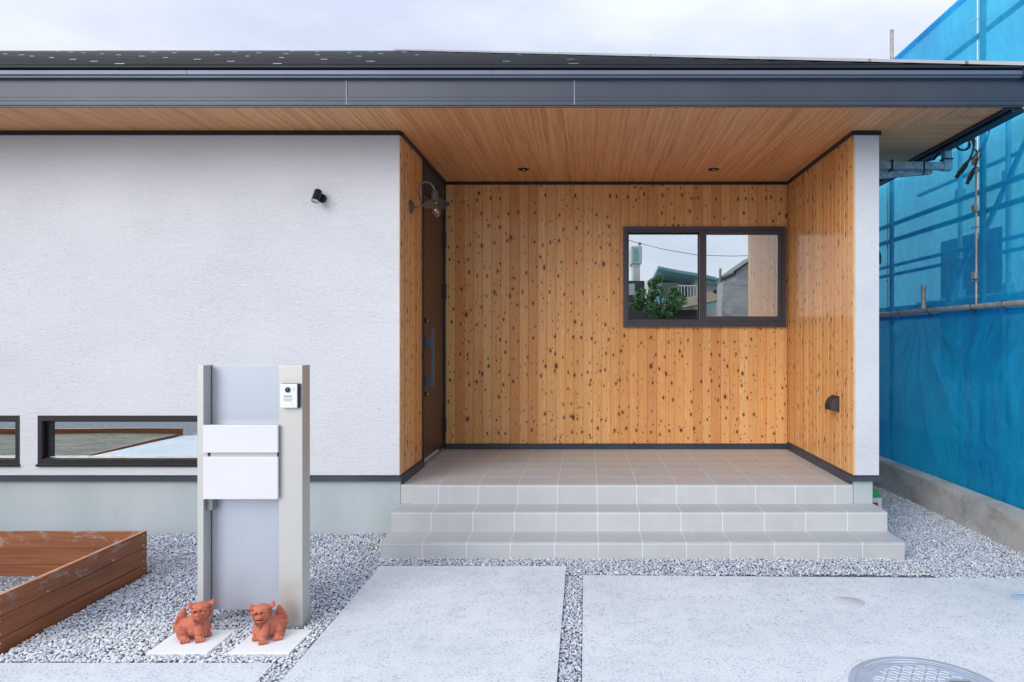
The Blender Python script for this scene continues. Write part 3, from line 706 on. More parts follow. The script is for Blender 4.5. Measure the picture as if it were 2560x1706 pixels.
for z_ in (2.49, 1.98, .66):
    m = MB(); m.tube([(-1.388, 7.128, z_-.072), (-1.388, 7.128, z_-.002)], .011, 12); m.tube([(-1.388, 7.128, z_+.002), (-1.388, 7.128, z_+.072)], .011, 12); m.box(dx+.001, -1.39, 7.105, 7.134, z_-.07, z_+.07)
    m.build('hinge', TRIM, door)
m = MB(); m.tube([(-1.385, 6.45, 2.70), (-1.36, 6.66, 2.72), (-1.385, 6.86, 2.76)], .008, 8); m.box(dx+.001, -1.375, 6.80, 6.98, 2.72, 2.775); m.build('door_closer', TRIM, door)

# porch platform and two steps, tiled
m = MB(); e = .0009
m.box(-1.400+e, 2.0235-e, 5.45+e, BACK, -.05, .4074); m.box(-1.400+e, 2.175-e, 5.188+e, 5.45+e, -.05, .2654); m.box(-1.400+e, 2.175-e, 4.905+e, 5.188+e, -.06, .1274)
porch = hp(m, 'porch', GROUT)
jx = [-1.113+.3*k for k in range(12)]
def spans(a, b, cuts, gap=.0048):
    cs = [a]+[c for c in cuts if a+.01 < c < b-.01]+[b]
    return [(cs[i]+(gap/2 if i else 0), cs[i+1]-(gap/2 if i < len(cs)-2 else 0)) for i in range(len(cs)-1)]
m = MB()
for (xa, xb) in spans(-1.400, 2.0235, jx):
    for (ya, yb) in spans(5.45, BACK-.012, [5.75+.3*k for k in range(6)]): m.box(xa, xb, ya+(.002 if ya > 5.46 else 0), yb-.002, .395, .408, .0006)
hp(m, 'floor_tiles', TILE, porch)
for (x1_, yA, yB, zt, zb, nm) in ((2.0235, 5.45, None, .4068, .2670, 'riser_tiles'), (2.175, 5.188, 5.4494, .266, .1290, None), (2.175, 4.905, 5.1874, .128, -.05, None)):
    if yB:
        m = MB()
        for (xa, xb) in spans(-1.400, x1_, jx): m.box(xa, xb, yA, yB, zt-.012, zt, .0012)
        hp(m, 'tread_tiles', TILE, porch)
    m = MB()
    for (xa, xb) in spans(-1.400, x1_, jx): m.box(xa, xb, yA+.0004, yA+.012, zb, zt-.0155 if yB else zt-.015, .001)
    if yB:
        for (ya, yb) in spans(yA+.013, yB, [yA+.25]): m.box(-1.4004, -1.390, ya, yb, zb, zt-.0155, .001); m.box(x1_-.01, x1_+.0004, ya, yb, zb, zt-.0155, .001)
    hp(m, 'riser_tiles', TILE, porch)

# vent hood / foot light on the right cladding, outer vent hood, downpipe
def hood(name, x, yc, z0, h, r, sgn, mat, parent):
    m = MB(); n = 12; vs = []
    for k in range(n+1):
        a = PI*k/n; X = x+sgn*r*1.05*math.sin(a); Y = yc-r*math.cos(a); dr = math.sin(a)
        vs.append((X, Y, z0+h*.0+.018*dr)); vs.append((X, Y, z0+h*(1-.62*dr**1.6)))
        vs.append((x+sgn*r*.45*math.sin(a), yc-r*.8*math.cos(a), z0+h*(1-.10*dr)+.002))
    fs = []
    for k in range(n):
        a, b = 3*k, 3*(k+1); fs += [(a, b, b+1, a+1), (a+1, b+1, b+2, a+2)]
    fs.append(tuple(3*k+2 for k in range(n+1))); fs.append(tuple(3*k for k in range(n, -1, -1)))
    return m.add(vs, fs).build(name, mat, parent, smooth='auto')
hood('vent_hood', 2.0195, 5.81, .928, .125, .082, -1, plain('bronze hood', (.040, .030, .034), .5, .3), house)
hood('vent_hood', 2.2135, 5.62, 2.08, .15, .085, 1, BLACKP, house)
m = MB()
def sq(m, a, b, h, wd):
    a, b = Vector(a), Vector(b); t = (b-a).normalized(); up = Vector((0,0,1)) if abs(t.z) < .9 else Vector((0,1,0)); s_ = t.cross(up).normalized(); u_ = s_.cross(t)
    vs = [p+s_*i*wd/2+u_*j*h/2 for p in (a, b) for i, j in ((-1,-1),(1,-1),(1,1),(-1,1))]
    m.add(vs, [(0,1,2,3),(7,6,5,4),(0,4,5,1),(1,5,6,2),(2,6,7,3),(3,7,4,0)])
sq(m, (2.957, 5.90, 3.055), (2.957, 5.90, 2.965), .06, .06); sq(m, (2.957, 5.90, 2.9645), (2.957, 5.90, 2.890), .066, .066)
sq(m, (2.923, 5.90, 2.925), (2.215, 5.90, 2.935), .058, .058); sq(m, (2.86, 5.965, 2.900), (2.215, 5.965, 2.845), .05, .05)
dp = hp(m, 'downpipe', GALV)
m = MB(); m.box(2.92, 2.995, 5.86, 5.94, 2.975, 2.985); m.tube([(2.76, 5.865, 2.965), (2.76, 5.865, 2.885)], .006, 6); sq(m, (2.50, 5.895, 2.972), (2.50, 5.895, 2.885), .068, .012)
m.tube([(2.76, 5.865, 2.885), (2.745, 5.86, 2.845)], .006, 6); m.tube([(2.78, 5.87, 2.965), (2.84, 5.87, 2.975), (2.885, 5.87, 3.03)], .010, 8)
split_build(m, 'pipe_tie', BLACKP, dp)

# ------------------------------------------------------------------ lamps on the house
# barn lamp
bx, by = -1.3995, 5.75
lamp = root('wall_lamp', 'black gooseneck barn lamp with clear bulb beside the entrance door', 'lamp', (bx, by, 2.565))
m = MB(); m.lathe([(0, .030), (.022, .028), (.040, .020), (.050, .012), (.050, .009), (.058, .006), (.059, 0)], frame_at((bx, by, 2.565), (1, 0, 0)), 32)
m.build('wall_plate', LAMPM, lamp, smooth='auto')
arm = [(.025, 2.563), (.055, 2.560), (.078, 2.565), (.090, 2.585), (.083, 2.62), (.070, 2.66), (.065, 2.70), (.073, 2.735), (.095, 2.757), (.125, 2.764), (.155, 2.757), (.178, 2.738), (.192, 2.712), (.198, 2.69)]
def smoothpts(p, it=2):
    for _ in range(it):
        q = [p[0]]
        for i in range(len(p)-1):
            a, b = Vector(p[i]), Vector(p[i+1]); q += [tuple(a*.75+b*.25), tuple(a*.25+b*.75)]
        p = q+[p[-1]]
    return p
m = MB(); m.tube(smoothpts([(bx+a, by-.01*max(0, a-.05)/.15, z) for a, z in arm]), .0072, 10); m.build('arm', LAMPM, lamp, smooth=True)
TL = Matrix.Translation((bx+.205, by-.01, 2.60)) @ Matrix.Rotation(math.radians(-7), 4, 'Y') @ Matrix.Rotation(math.radians(-6), 4, 'X')
m = MB(); m.lathe([(0, .098), (.018, .097), (.024, .090), (.031, .030), (.033, .018)], TL, 28); m.build('socket_cover', LAMPM, lamp, smooth='auto')
m = MB(); m.lathe([(.030, .022), (.050, .012), (.085, -.004), (.105, -.016), (.108, -.020), (.105, -.019), (.084, -.008), (.050, .008), (.030, .017)], TL, 40); m.build('lamp_shade', LAMPM, lamp, smooth='auto')
m = MB(); m.lathe([(.017, .0), (.018, -.015), (.027, -.035), (.034, -.06), (.035, -.075), (.031, -.095), (.019, -.112), (.008, -.121), (0, -.124)], TL, 28)
blb = m.build('bulb', BULB, lamp, smooth=True)
m = MB(); m.lathe([(0, .02), (.017, .018), (.0172, -.004), (.008, -.012), (0, -.013)], TL, 16)
for k in range(4):
    a = k*PI/2; m.tube([TL @ Vector((.004*math.cos(a), .004*math.sin(a), -.012)), TL @ Vector((.010*math.cos(a), .010*math.sin(a), -.045)), TL @ Vector((.004*math.cos(a+.8), .004*math.sin(a+.8), -.085))], .0012, 5)
m.build('filament', CHROME, blb)
# spotlight
sx, sz = -1.985, 2.570
spot = root('spotlight', 'small black adjustable spotlight on the white stucco wall', 'spotlight', (sx, HY, sz))
m = MB(); m.lathe([(0, .030), (.029, .029), (.033, .025), (.034, 0)], frame_at((sx, HY, sz), (0, -1, 0)), 28); m.build('mounting_base', SPOTM, spot, smooth='auto')
m = MB(); m.tube([(sx, HY-.03, sz), (sx-.010, HY-.06, sz+.004)], .011, 12); m.build('joint', SPOTM, spot, smooth='auto')
ax = Vector((-.10, -.46, -.88)).normalized(); cc = Vector((sx-.014, HY-.075, sz+.006))
m = MB(); m.lathe([(0, -.050), (.023, -.049), (.0275, -.044), (.0275, .049), (.0265, .049), (.0255, .044)], frame_at(cc, ax), 28); m.build('body', SPOTM, spot, smooth='auto')
m = MB(); m.lathe([(.0256, .0435), (.018, .042), (0, .041)], frame_at(cc, ax), 28); m.build('lens', LENS, spot, smooth=True)
# downlights
m0 = root('downlight', 'black recessed downlight in the porch soffit nearer the door side', 'downlight', (-.574, 6.66, ZS), 'downlights in the porch soffit')
m = MB(); T0 = Matrix.Translation((-.574, 6.66, ZS)); m.lathe([(.036, .002), (.038, -.003), (.050, -.0055), (.054, -.003), (.0545, 0)], T0, 32); m.build('trim_ring', SPOTM, m0, smooth='auto')
m = MB(); m.lathe([(.037, 0.001), (.030, .006), (.024, .008), (0, .009)], T0 @ Matrix.Translation((0,0,-.012)), 24); m.build('reflector', FRAMEB, m0, smooth=True)
m = MB(); m.lathe([(0, -.012), (.010, -.0095), (.013, -.003)], T0, 20); m.build('lamp_lens', CHROME, m0, smooth=True)
m1 = copy_tree(m0); m1.location.x = 1.184; m1['label'] = 'black recessed downlight in the porch soffit above the sliding window'

# ------------------------------------------------------------------ mailbox post
post = root('mailbox_post', 'aluminium gate post panel holding a white mailbox and intercom', 'gate post', (-1.76, 3.80, -.01))
m = MB(); m.box(-1.606, -1.483, 3.770, 3.874, -.06, 1.375, .0015); m.build('upright', ALU, post)
m = MB(); m.box(-2.033, -2.001, 3.770, 3.874, -.06, 1.375, .0015); m.build('upright', ALU, post)
m = MB(); m.box(-2.0005, -1.9965, 3.852, 3.876, .066, 1.374); m.build('gasket', BLACKP, post)
m = MB(); m.box(-1.9965, -1.6065, 3.850, 3.866, .066, 1.373, .001); m.build('panel', PANELM, post)
m = MB(); m.box(-1.9995, -1.6075, 3.762, 3.849, .684, 1.060, .002); mbx = m.build('mailbox', BOXM, post)
m = MB(); m.box(-1.989, -1.601, 3.742, 3.7615, .923, 1.066, .002); m.build('mail_flap', WHITEM, mbx)
m = MB(); m.box(-1.989, -1.601, 3.742, 3.7615, .681, .901, .002); m.build('mailbox_door', WHITEM, mbx)
m = MB(); m.box(-1.972, -1.962, 3.757, 3.7618, .903, .919); m.box(-1.6045, -1.6025, 3.745, 3.765, .72, 1.05); split_build(m, 'latch', BLACKP, mbx)
m = MB(); m.box(-1.999, -1.970, 3.80, 3.848, .610, .6835, .002); m.build('mounting_bracket', GREYP, mbx)
# intercom (lifted off the post it is a thing of its own)
ic = root('intercom', 'white video door intercom on the right upright of the mailbox post', 'intercom', (-1.54, 3.769, 1.217))
m = MB(); m.box(-1.584, -1.492, 3.748, 3.7695, 1.154, 1.282, .004); m.build('backbox', BLACKP, ic)
m = MB(); m.box(-1.5865, -1.4985, 3.738, 3.7475, 1.156, 1.280, .003); fp = m.build('faceplate', WPLAST, ic)
m = MB(); m.lathe([(.0165, 0), (.0165, .003), (.0145, .0045)], frame_at((-1.545, 3.738, 1.2505), (0, -1, 0)), 28); m.build('lens_ring', WPLAST, fp, smooth='auto')
m = MB(); m.lathe([(.0145, .002), (.012, .006), (.006, .0085), (0, .009)], frame_at((-1.545, 3.738, 1.2505), (0, -1, 0)), 24); m.build('camera_lens', LENSB, fp, smooth=True)
m = MB(); m.box(-1.568, -1.524, 3.7365, 3.7379, 1.214, 1.220); m.box(-1.5145, -1.5125, 3.7365, 3.7379, 1.246, 1.264); split_build(m, 'sensor_strip', GREYP, fp)
m = MB()
for k in range(9): m.box(-1.567+k*.005, -1.5645+k*.005, 3.737, 3.7379, 1.189, 1.208)
m.build('speaker_grille', plain('pale grille', (.45, .47, .49), .5), fp)
m = MB(); m.box(-1.568, -1.523, 3.7362, 3.7379, 1.168, 1.183, .0005); m.build('call_button', WPLAST, fp)

# ------------------------------------------------------------------ pavers and lion-dog statues
def paver(x0, x1, y0, y1, sk, label):
    bm = bmesh.new(); bmesh.ops.create_cube(bm, size=1)
    for q in bm.verts: q.co = ((x0+x1)/2+q.co.x*(x1-x0)+sk*q.co.y, (y0+y1)/2+q.co.y*(y1-y0), -.0125+q.co.z*.034)
    bmesh.ops.bevel(bm, geom=bm.edges[:], offset=.002, segments=1, affect='EDGES')
    m = MB(); m.bm(bm); return tag(m.build('paving_tile', PAVER), label, 'paver', 'pale square pavers under the statues')
paver(-2.115, -1.818, 3.458, 3.742, .0, 'pale square paver under the closed mouth lion dog statue')
paver(-1.715, -1.420, 3.462, 3.745, .01, 'pale square paver under the open mouth lion dog statue')

def lion(name, label, loc, mir, openm):
    PX = .000437
    r = root(name, label, 'statue', loc, 'terracotta lion dog statues'); r.rotation_euler.z = math.atan2(-loc[0], loc[1]); r.scale = (.88, .90, .95)
    parts = []     # (kind, data)
    bmx = bmesh.new()
    def ell(x, y, z, rx, ry, rz, rot=(0,0,0)):
        M = Matrix.Translation((x, y, z)) @ Matrix.Rotation(rot[2], 4, 'Z') @ Matrix.Rotation(rot[1], 4, 'Y') @ Matrix.Rotation(rot[0], 4, 'X') @ Matrix.Diagonal((rx, ry, rz, 1))
        bmesh.ops.create_icosphere(bmx, subdivisions=3, radius=1, matrix=M)
    def cap(p, q, ra, rb, n=7):
        p, q = Vector(p), Vector(q)
        for i in range(n):
            t = i/(n-1); c = p.lerp(q, t); rr = ra+(rb-ra)*t; ell(c.x, c.y, c.z, rr, rr, rr)
    # body frame: rump to -x and back, chest towards the viewer; hx = head centre
    hx = .036; FO = .012 if mir else -.018; fx = hx+FO
    cap((-.045, .046, .056), (.020, .010, .088), .048, .044, 9)      # trunk
    ell(.030, .000, .088, .046, .042, .050)                           # chest
    ell(-.006, .012, .045, .036, .036, .036)                          # belly
    ell(-.056, .040, .050, .042, .042, .048)                          # rump
    ell(-.060, .012, .040, .032, .036, .040)                          # haunch
    cap((-.052, .000, .022), (-.048, -.024, .015), .025, .021, 5)     # hind foot
    for k in range(4): ell(-.066+k*.0125, -.040, .012, .0072, .014, .0115)
    ell(.062, .046, .036, .026, .034, .036); cap((.066, .030, .016), (.072, .012, .014), .018, .016, 4)   # far hind leg
    for k in range(3): ell(.063+k*.010, .000, .011, .0065, .012, .010)
    cap((.022, -.010, .085), (.026, -.034, .024), .036, .024, 10)     # forelegs held together
    cap((.026, -.036, .016), (.028, -.050, .013), .024, .020, 4)
    for k in range(4): ell(.009+k*.0128, -.066, .0115, .0078, .014, .011)
    cap((.046, -.004, .080), (.046, -.016, .026), .028, .020, 8)
    # neck and mane
    cap((.024, .004, .100), (hx, .002, .145), .046, .048, 5)
    for k in range(13):                                              # curls round the face
        a = math.radians(-112+k*224/12); rr = .047
        ell(hx+rr*math.sin(a), -.014+.012*abs(math.sin(a)), .146-rr*math.cos(a)*.96, .0115, .012, .0115)
    for k in range(5): cap((fx-.020+.010*k, -.050, .120), (fx-.014+.007*k, -.044, .084-.008*(2-abs(k-2))), .0072, .0032, 6)   # beard strands
    # head
    ell(hx, -.018, .148, .049, .042, .040)
    ell(hx-.001, -.024, .180, .050, .036, .018)                      # flat crown with heavy brow
    for k in range(7): ell(fx-.036+k*.0122, -.060+.0035*abs(k-3), .171-.002*abs(k-3)+(.004 if k in (2, 4) else 0), .0092, .011, .0085)
    for q in (-1, 1):                                                # ears flaring sideways, tips up
        cap((hx+q*.042, -.022, .182), (hx+q*.058, -.026, .186), .0150, .0125, 5)
        cap((hx+q*.057, -.026, .188), (hx+q*.060, -.028, .208), .012, .0040, 6)
    ell(fx, -.058, .142, .025, .020, .014)                           # muzzle
    ell(fx-.002, -.074, .149, .011, .009, .008)                      # nose
    ell(fx-.011, -.073, .147, .007, .007, .0055); ell(fx+.007, -.073, .147, .007, .007, .0055)
    ell(fx-.022, -.054, .145, .011, .012, .011); ell(fx+.027, -.052, .147, .013, .012, .012)   # cheeks
    if openm:
        ell(fx, -.055, .121, .020, .018, .0062); ell(fx-.022, -.050, .132, .007, .012, .012); ell(fx+.024, -.050, .134, .009, .012, .013)
    else:
        ell(fx, -.059, .129, .022, .018, .0090)
    # tail: broad upright flame
    for t in range(17):
        u = t/16; x = -.066+.016*u-.004*math.sin(u*3); z = .058+.102*u; rr = .037*(1-u)**.60+.002
        ell(x, .052-.004*u, z, rr, rr*.45+.003, rr*.8)
    for k in range(3): ell(-.100+.008*k, .046, .066+.022*k, .010, .012, .014)
    if mir: bmesh.ops.scale(bmx, vec=(-1, 1, 1), verts=bmx.verts); bmesh.ops.reverse_faces(bmx, faces=bmx.faces)
    if mir:                                                           # both faces look the same way: shift of the muzzle is kept
        pass
    me = bpy.data.meshes.new('body'); bmx.to_mesh(me); bmx.free()
    tmp = bpy.data.objects.new('tmp', me); C.objects.link(tmp)
    rm = tmp.modifiers.new('r', 'REMESH'); rm.mode = 'VOXEL'; rm.voxel_size = .0019
    sm = tmp.modifiers.new('s', 'SMOOTH'); sm.iterations = 2; sm.factor = .5
    dg = bpy.context.evaluated_depsgraph_get(); dg.update()
    ev = tmp.evaluated_get(dg); nm = bpy.data.meshes.new_from_object(ev)
    vs = [q.co.copy() for q in nm.vertices]; fs = [tuple(p.vertices) for p in nm.polygons]
    bpy.data.objects.remove(tmp)
    bvh = BVHTree.FromPolygons(vs, fs)
    nm.name = 'body'; nm.materials.clear(); nm.materials.append(TERRA); nm.shade_smooth()
    body = bpy.data.objects.new('body', nm); C.objects.link(body); body.parent = r
    sg = -1 if mir else 1
    gm = MB(); O = Vector(loc)
    def carve(pts, rad=.0009):
        out_ = []
        for (x, z) in pts:
            h, nrm, _, _ = bvh.ray_cast(Vector((sg*x, -.3, z)), Vector((0, 1, 0)))
            if h is None:
                if len(out_) > 1: gm.tube(out_, rad, 5)
                out_ = []; continue
            p_ = O+h+nrm*.0001
            if out_ and abs(p_.y-out_[-1].y) > .012:
                if len(out_) > 1: gm.tube(out_, rad, 5)
                out_ = []
            out_.append(p_)
        if len(out_) > 1: gm.tube(out_, rad, 5)
    def spiral(cx, cz, R_, turns=1.6, a0=0, n=26, s_=1): carve([(cx+R_*(1-.8*i/n)*math.cos(a0+s_*turns*2*PI*i/n), cz+R_*(1-.8*i/n)*math.sin(a0+s_*turns*2*PI*i/n)) for i in range(n+1)])
    spiral(-.086, .090, .012); spiral(-.078, .050, .013, a0=1); spiral(-.070, .070, .010, a0=2, s_=-1)
    for k in range(5): carve([(-.088+.009*k+.0040*math.sin(i*.8)+.0018*i, .100+.004*k+.0052*i) for i in range(9-k)], .0010)
    for k in range(4): carve([(-.092+.010*k+.010*math.sin(i*.7), .030+.004*k+.006*i) for i in range(6)])
    for k in range(13):
        a = math.radians(-112+k*224/12); cx, cz = hx+.046*math.sin(a), .142-.044*math.cos(a)
        spiral(cx, cz, .0090, 1.3, a)
    for k in range(6): carve([(fx-.024+.0092*k+(.0006*i)*(2.5-k), .120-.0035*i) for i in range(10)], .0009)
    for z0_ in (.034, .039): carve([(.004+.004*i, z0_+.002*math.sin(i*1.6)) for i in range(10)], .0008)
    for z0_ in (.036, .041): carve([(-.070+.004*i, z0_+.002*math.sin(i*1.6)) for i in range(10)], .0008)
    for k in range(9): carve([(-.008+.0012*k, .090-.006*k), (-.003+.0012*k, .088-.006*k)], .0009)
    for k in range(3): carve([(.0155+.0128*k, .003), (.0155+.0128*k, .018)], .0011); carve([(-.0598+.0125*k, .003), (-.0598+.0125*k, .018)], .0011)
    spiral(.040, .082, .008)
    for k in range(4): carve([(fx+.022+.004*k+.003*i, .160-.006*k+.0022*i) for i in range(5)])
    gm.build('carved_lines', GROOVE, r)
    dk = MB()
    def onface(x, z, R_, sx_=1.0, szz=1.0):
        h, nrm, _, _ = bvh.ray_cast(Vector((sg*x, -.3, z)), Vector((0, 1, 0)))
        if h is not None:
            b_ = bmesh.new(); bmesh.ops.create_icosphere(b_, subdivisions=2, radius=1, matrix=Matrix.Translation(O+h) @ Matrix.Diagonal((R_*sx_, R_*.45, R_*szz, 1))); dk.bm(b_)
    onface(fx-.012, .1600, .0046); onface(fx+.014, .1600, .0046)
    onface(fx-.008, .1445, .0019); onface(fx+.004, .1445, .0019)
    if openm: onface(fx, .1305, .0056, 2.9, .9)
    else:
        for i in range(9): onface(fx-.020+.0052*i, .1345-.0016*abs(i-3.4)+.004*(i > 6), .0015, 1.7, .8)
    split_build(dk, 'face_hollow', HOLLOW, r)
    return r
lion('lion_statue', 'terracotta lion dog statue with closed mouth, tail to the left', (-1.968, 3.622, .0045), False, False)
lion('lion_statue', 'terracotta lion dog statue with open mouth, tail to the right', (-1.594, 3.622, .0045), True, True)

# ------------------------------------------------------------------ timber planter
pl = root('planter_box', 'reddish brown timber planter frame with whitish scuffs on gravel', 'planter', (-3.7, 4.1, 0))
pX, pY, pT = -2.823, 4.632, .278
def board(name, x0, x1, y0, y1, z0, z1, along):
    m = MB(); m.box(x0, x1, y0, y1, z0, z1)
    m.uv = []
    for f in m.f:
        m.uv.append([((m.v[i][1] if along == 'Y' else m.v[i][0])+(0 if along == 'Y' else 7), m.v[i][2]+.035) for i in f])
    return m.build(name, TIMB, pl)
for k in range(3):
    zt = pT-k*.105; zb = zt-.1015; off = .002 if k == 2 else 0
    b_ = board('board', pX-.026, pX+off, 3.43, pY, zb, zt, 'Y')
    if k == 0:
        pass
    m = MB()
    for yy in (3.47, 4.60):
        for zz in (zt-.022, zb+.02): m.lathe([(0, .0015), (.0035, .001), (.004, 0)], frame_at((pX+off, yy, zz), (1, 0, 0)), 10)
    if k == 0:
        for yy in (3.78, 4.02, 4.30): m.lathe([(0, .0015), (.0035, .001), (.004, 0)], frame_at((pX+off, yy, zb+.014), (1, 0, 0)), 10)
    split_build(m, 'screw', SCREW, b_)
    board('board', -5.0, pX-.027, pY-.026, pY, zb, zt, 'X'); board('board', -5.0, pX-.027, 3.43, 3.456, zb, zt, 'X'); board('board', -5.026, -5.0005, 3.43, pY, zb, zt, 'Y')
m = MB(); m.box(pX-.025, pX-.001, 3.431, pY-.001, pT, pT+.0012); m.build('top_edge', TIMBT, pl)  # paler strip laid along the top of the board
m = MB(); m.box(pX-.06, pX-.028, pY-.06, pY-.028, -.03, pT-.01); m.box(pX-.06, pX-.028, 3.458, 3.49, -.03, pT-.01); split_build(m, 'corner_post', TIMB, pl)
# low border seen in the window
m = MB(); m.box(-14, -6.5, -.64, -.60, -.05, .060); m.box(-6.52, -6.505, -.5999, 2.8, -.05, -.012)
m.uv = [[(m.v[i][0]+m.v[i][1], m.v[i][2]*.6) for i in f] for f in m.f]
tag(m.build('timber_border', TIMB), 'low timber border round the bare soil, seen in the low window', 'border')

# ------------------------------------------------------------------ covers in the driveway
def disc_cover(name, x, y, r_, mat, label, group):
    z = gz(-1, y)+.004
    m = MB(); m.lathe([(0, .003), (r_*.80, .003), (r_*.82, .0018), (r_*.86, .0018), (r_*.88, .004), (r_*.98, .004), (r_, .0005)], Matrix.Translation((x, y, z)), 48)
    return tag(m.build(name, mat, smooth='auto'), label, 'cover', group)
disc_cover('drain_cover', 1.508, 4.13, .088, CAPL, 'small round pale grey drain cover set in the driveway', 'small drain covers')
disc_cover('drain_cover', 2.560, 4.17, .088, CAPB, 'small round pale blue drain cover at the right edge of the driveway', 'small drain covers')
mx_, my_ = 1.484, 3.10; mz = gz(-1, my_)+.004
mh = root('manhole_cover', 'round blue grey manhole cover with cube pattern ribs in the driveway', 'manhole cover', (mx_, my_, mz))
T = Matrix.Translation((mx_, my_, mz))
m = MB(); m.lathe([(.333, .0), (.331, .006), (.305, .006), (.303, .003), (.300, .003)], T, 80); m.build('frame', IRON, mh, smooth='auto')
m = MB(); m.lathe([(.2995, .003), (.298, .005), (.285, .005), (.283, .0035), (.268, .0035), (.266, .005), (.252, .005), (.250, .0035), (0, .0035)], T, 80); m.build('lid', IRON, mh, smooth='auto')
m = MB(); a_ = .033
def rib(p, q):
    p, q = Vector(p), Vector(q); cx, cy = (p+q)/2
    if max(p.length, q.length) > .247: return
    if abs(cx-.165) < .055 and abs(cy-.07) < .05: return
    if abs(cx+.20) < .05 and abs(cy-.17) < .03: return
    d = (q-p).normalized(); n_ = Vector((-d.y, d.x))*.0028
    vs = [(mx_+c.x, my_+c.y, mz+zz) for zz in (.003, .0062) for c in (p-n_, q-n_, q+n_, p+n_)]
    m.add(vs, [(4,5,6,7),(0,1,5,4),(1,2,6,5),(2,3,7,6),(3,0,4,7)])
for i in range(-10, 11):
    for j in range(-10, 11):
        c = Vector((a_*math.sqrt(3)*(i+.5*(j % 2)), a_*1.5*j))
        hs = [c+Vector((a_*math.sin(math.radians(60*k)), a_*math.cos(math.radians(60*k)))) for k in range(6)]
        for k in (0, 1, 2): rib(hs[k], hs[(k+1) % 6])
        for k in (1, 3, 5): rib(c, hs[k])
m.build('ribs', IRONL, mh)
m = MB(); m.box(mx_+.125, mx_+.215, my_+.055, my_+.085, mz+.004, mz+.0068); m.build('handle_slot', plain('slot insert', (.20, .19, .18), .6), mh)

# ------------------------------------------------------------------ right side: kerb wall, container, scaffold, sheets
m = MB()
for a, b in ((3.2, 4.86), (4.863, 6.2), (6.203, 7.55), (7.553, 11.5)):
    zf = lambda y: .257-.009*(y-5.0)
    bm = bmesh.new(); bmesh.ops.create_cube(bm, size=1)
    for q in bm.verts:
        y = a if q.co.y < 0 else b; q.co = (3.07 if q.co.x < 0 else 3.228, y, zf(y) if q.co.z > 0 else -.12)
    bmesh.ops.bevel(bm, geom=[e for e in bm.edges if all(q.co.z > 0 for q in e.verts) and e.calc_length() > .5], offset=.006, segments=2, affect='EDGES'); m.bm(bm)
tag(m.build('retaining_wall', CURB, smooth='auto'), 'low weathered concrete boundary wall below the blue sheeting', 'wall')
# container
jx_, jy_ = 2.335, 6.0
jug = root('container', 'white container with green lid tucked behind the porch foundation', 'container', (jx_, jy_, -.02))
m = MB(); m.box(jx_-.115, jx_+.105, jy_-.075, jy_+.075, -.02, .205, .008); m.build('body', WPLAST, jug, smooth='auto')
bm = bmesh.new(); bmesh.ops.create_cube(bm, size=1)
for q in bm.verts: q.co = (jx_-.005+q.co.x*(.225 if q.co.z < 0 else .17), jy_+q.co.y*(.155 if q.co.z < 0 else .11), .232+q.co.z*.052)
m = MB(); m.bm(bm); m.build('lid', GREEN, jug)
m = MB(); m.box(jx_+.01, jx_+.07, jy_-.0775, jy_-.0752, .06, .165); m.build('label_patch', RED, jug)

SX = 3.36
sc = root('scaffold', 'steel pipe scaffold standing behind the blue sheets', 'scaffold', (SX+.4, 6.0, 0))
for yy, zt in ((4.30, 5.2), (6.085, 5.4), (7.90, 4.90)):
    m = MB(); m.tube([(SX, yy, -.05), (SX, yy, zt-.35)], .0243, 12); m.tube([(SX, yy, zt-.36), (SX, yy, zt)], .019, 12); m.tube([(SX, yy, zt-.45), (SX, yy, zt-.35)], .028, 12)
    m.build('standard', PIPE, sc, smooth='auto')
for yy in (4.30, 6.10, 7.0, 7.90):
    m = MB(); m.tube([(SX+.75, yy, -.05), (SX+.75, yy, 4.0)], .0243, 12)
    for zz in (2.0, 3.1): m.box(SX+.71, SX+.79, yy-.04, yy+.04, zz-.05, zz+.05)
    m.build('standard', PIPEG, sc, smooth='auto')
for zz in (2.22, 2.32, 2.60, 2.78, 4.14):
    m = MB(); m.tube([(SX+.05, 3.3, zz), (SX+.05, 8.6, zz)], .0243 if zz > 2.5 else .018, 10); m.build('ledger', PIPEG, sc)
for zz in (1.95, 3.3):
    m = MB(); m.tube([(SX+.80, 3.3, zz), (SX+.80, 9.0, zz)], .024, 10); m.build('ledger', PIPEG, sc)
m = MB(); m.box(SX+.12, SX+.62, 3.3, 8.6, 1.83, 1.87); m.build('walk_board', PIPEG, sc)
for (ya, za, yb, zb) in ((6.92, 1.75, 6.3, 2.44), (6.25, 2.36, 4.7, 4.04)):
    m = MB(); m.tube([(SX+.07, ya, za), (SX+.07, yb, zb)], .0215, 10); m.build('brace', PIPEG, sc)
m = MB(); m.tube([(3.318, 6.115, 1.80), (3.318, 6.115, 3.12)], .009, 8); m.build('thin_pole', PIPE, sc)
for zz in (2.05, 2.62, 3.02):
    m = MB(); m.box(3.290, 3.317, 6.085, 6.145, zz-.03, zz+.03, .006); m.build('coupler', PIPE, sc)
m = MB(); m.tube([(3.282, 3.2, 1.785), (3.282, 8.7, 1.777)], .0243, 14)
rail = tag(m.build('rail', PIPE, smooth='auto'), 'grey steel rail along the top of the lower blue sheet', 'rail')
m = MB(); m.tube([(3.285, 7.00, 1.81), (3.285, 7.00, 2.03)], .023, 14); m.lathe([(.023, 0), (.018, .0), (.018, -.05)], Matrix.Translation((3.285, 7.00, 2.0301)), 14); m.lathe([(.030, 0), (.030, .03)], Matrix.Translation((3.285, 7.00, 1.80)), 14)
tag(m.build('pipe_stub', PIPE, smooth='auto'), 'short grey pipe standing above the steel rail', 'pipe')

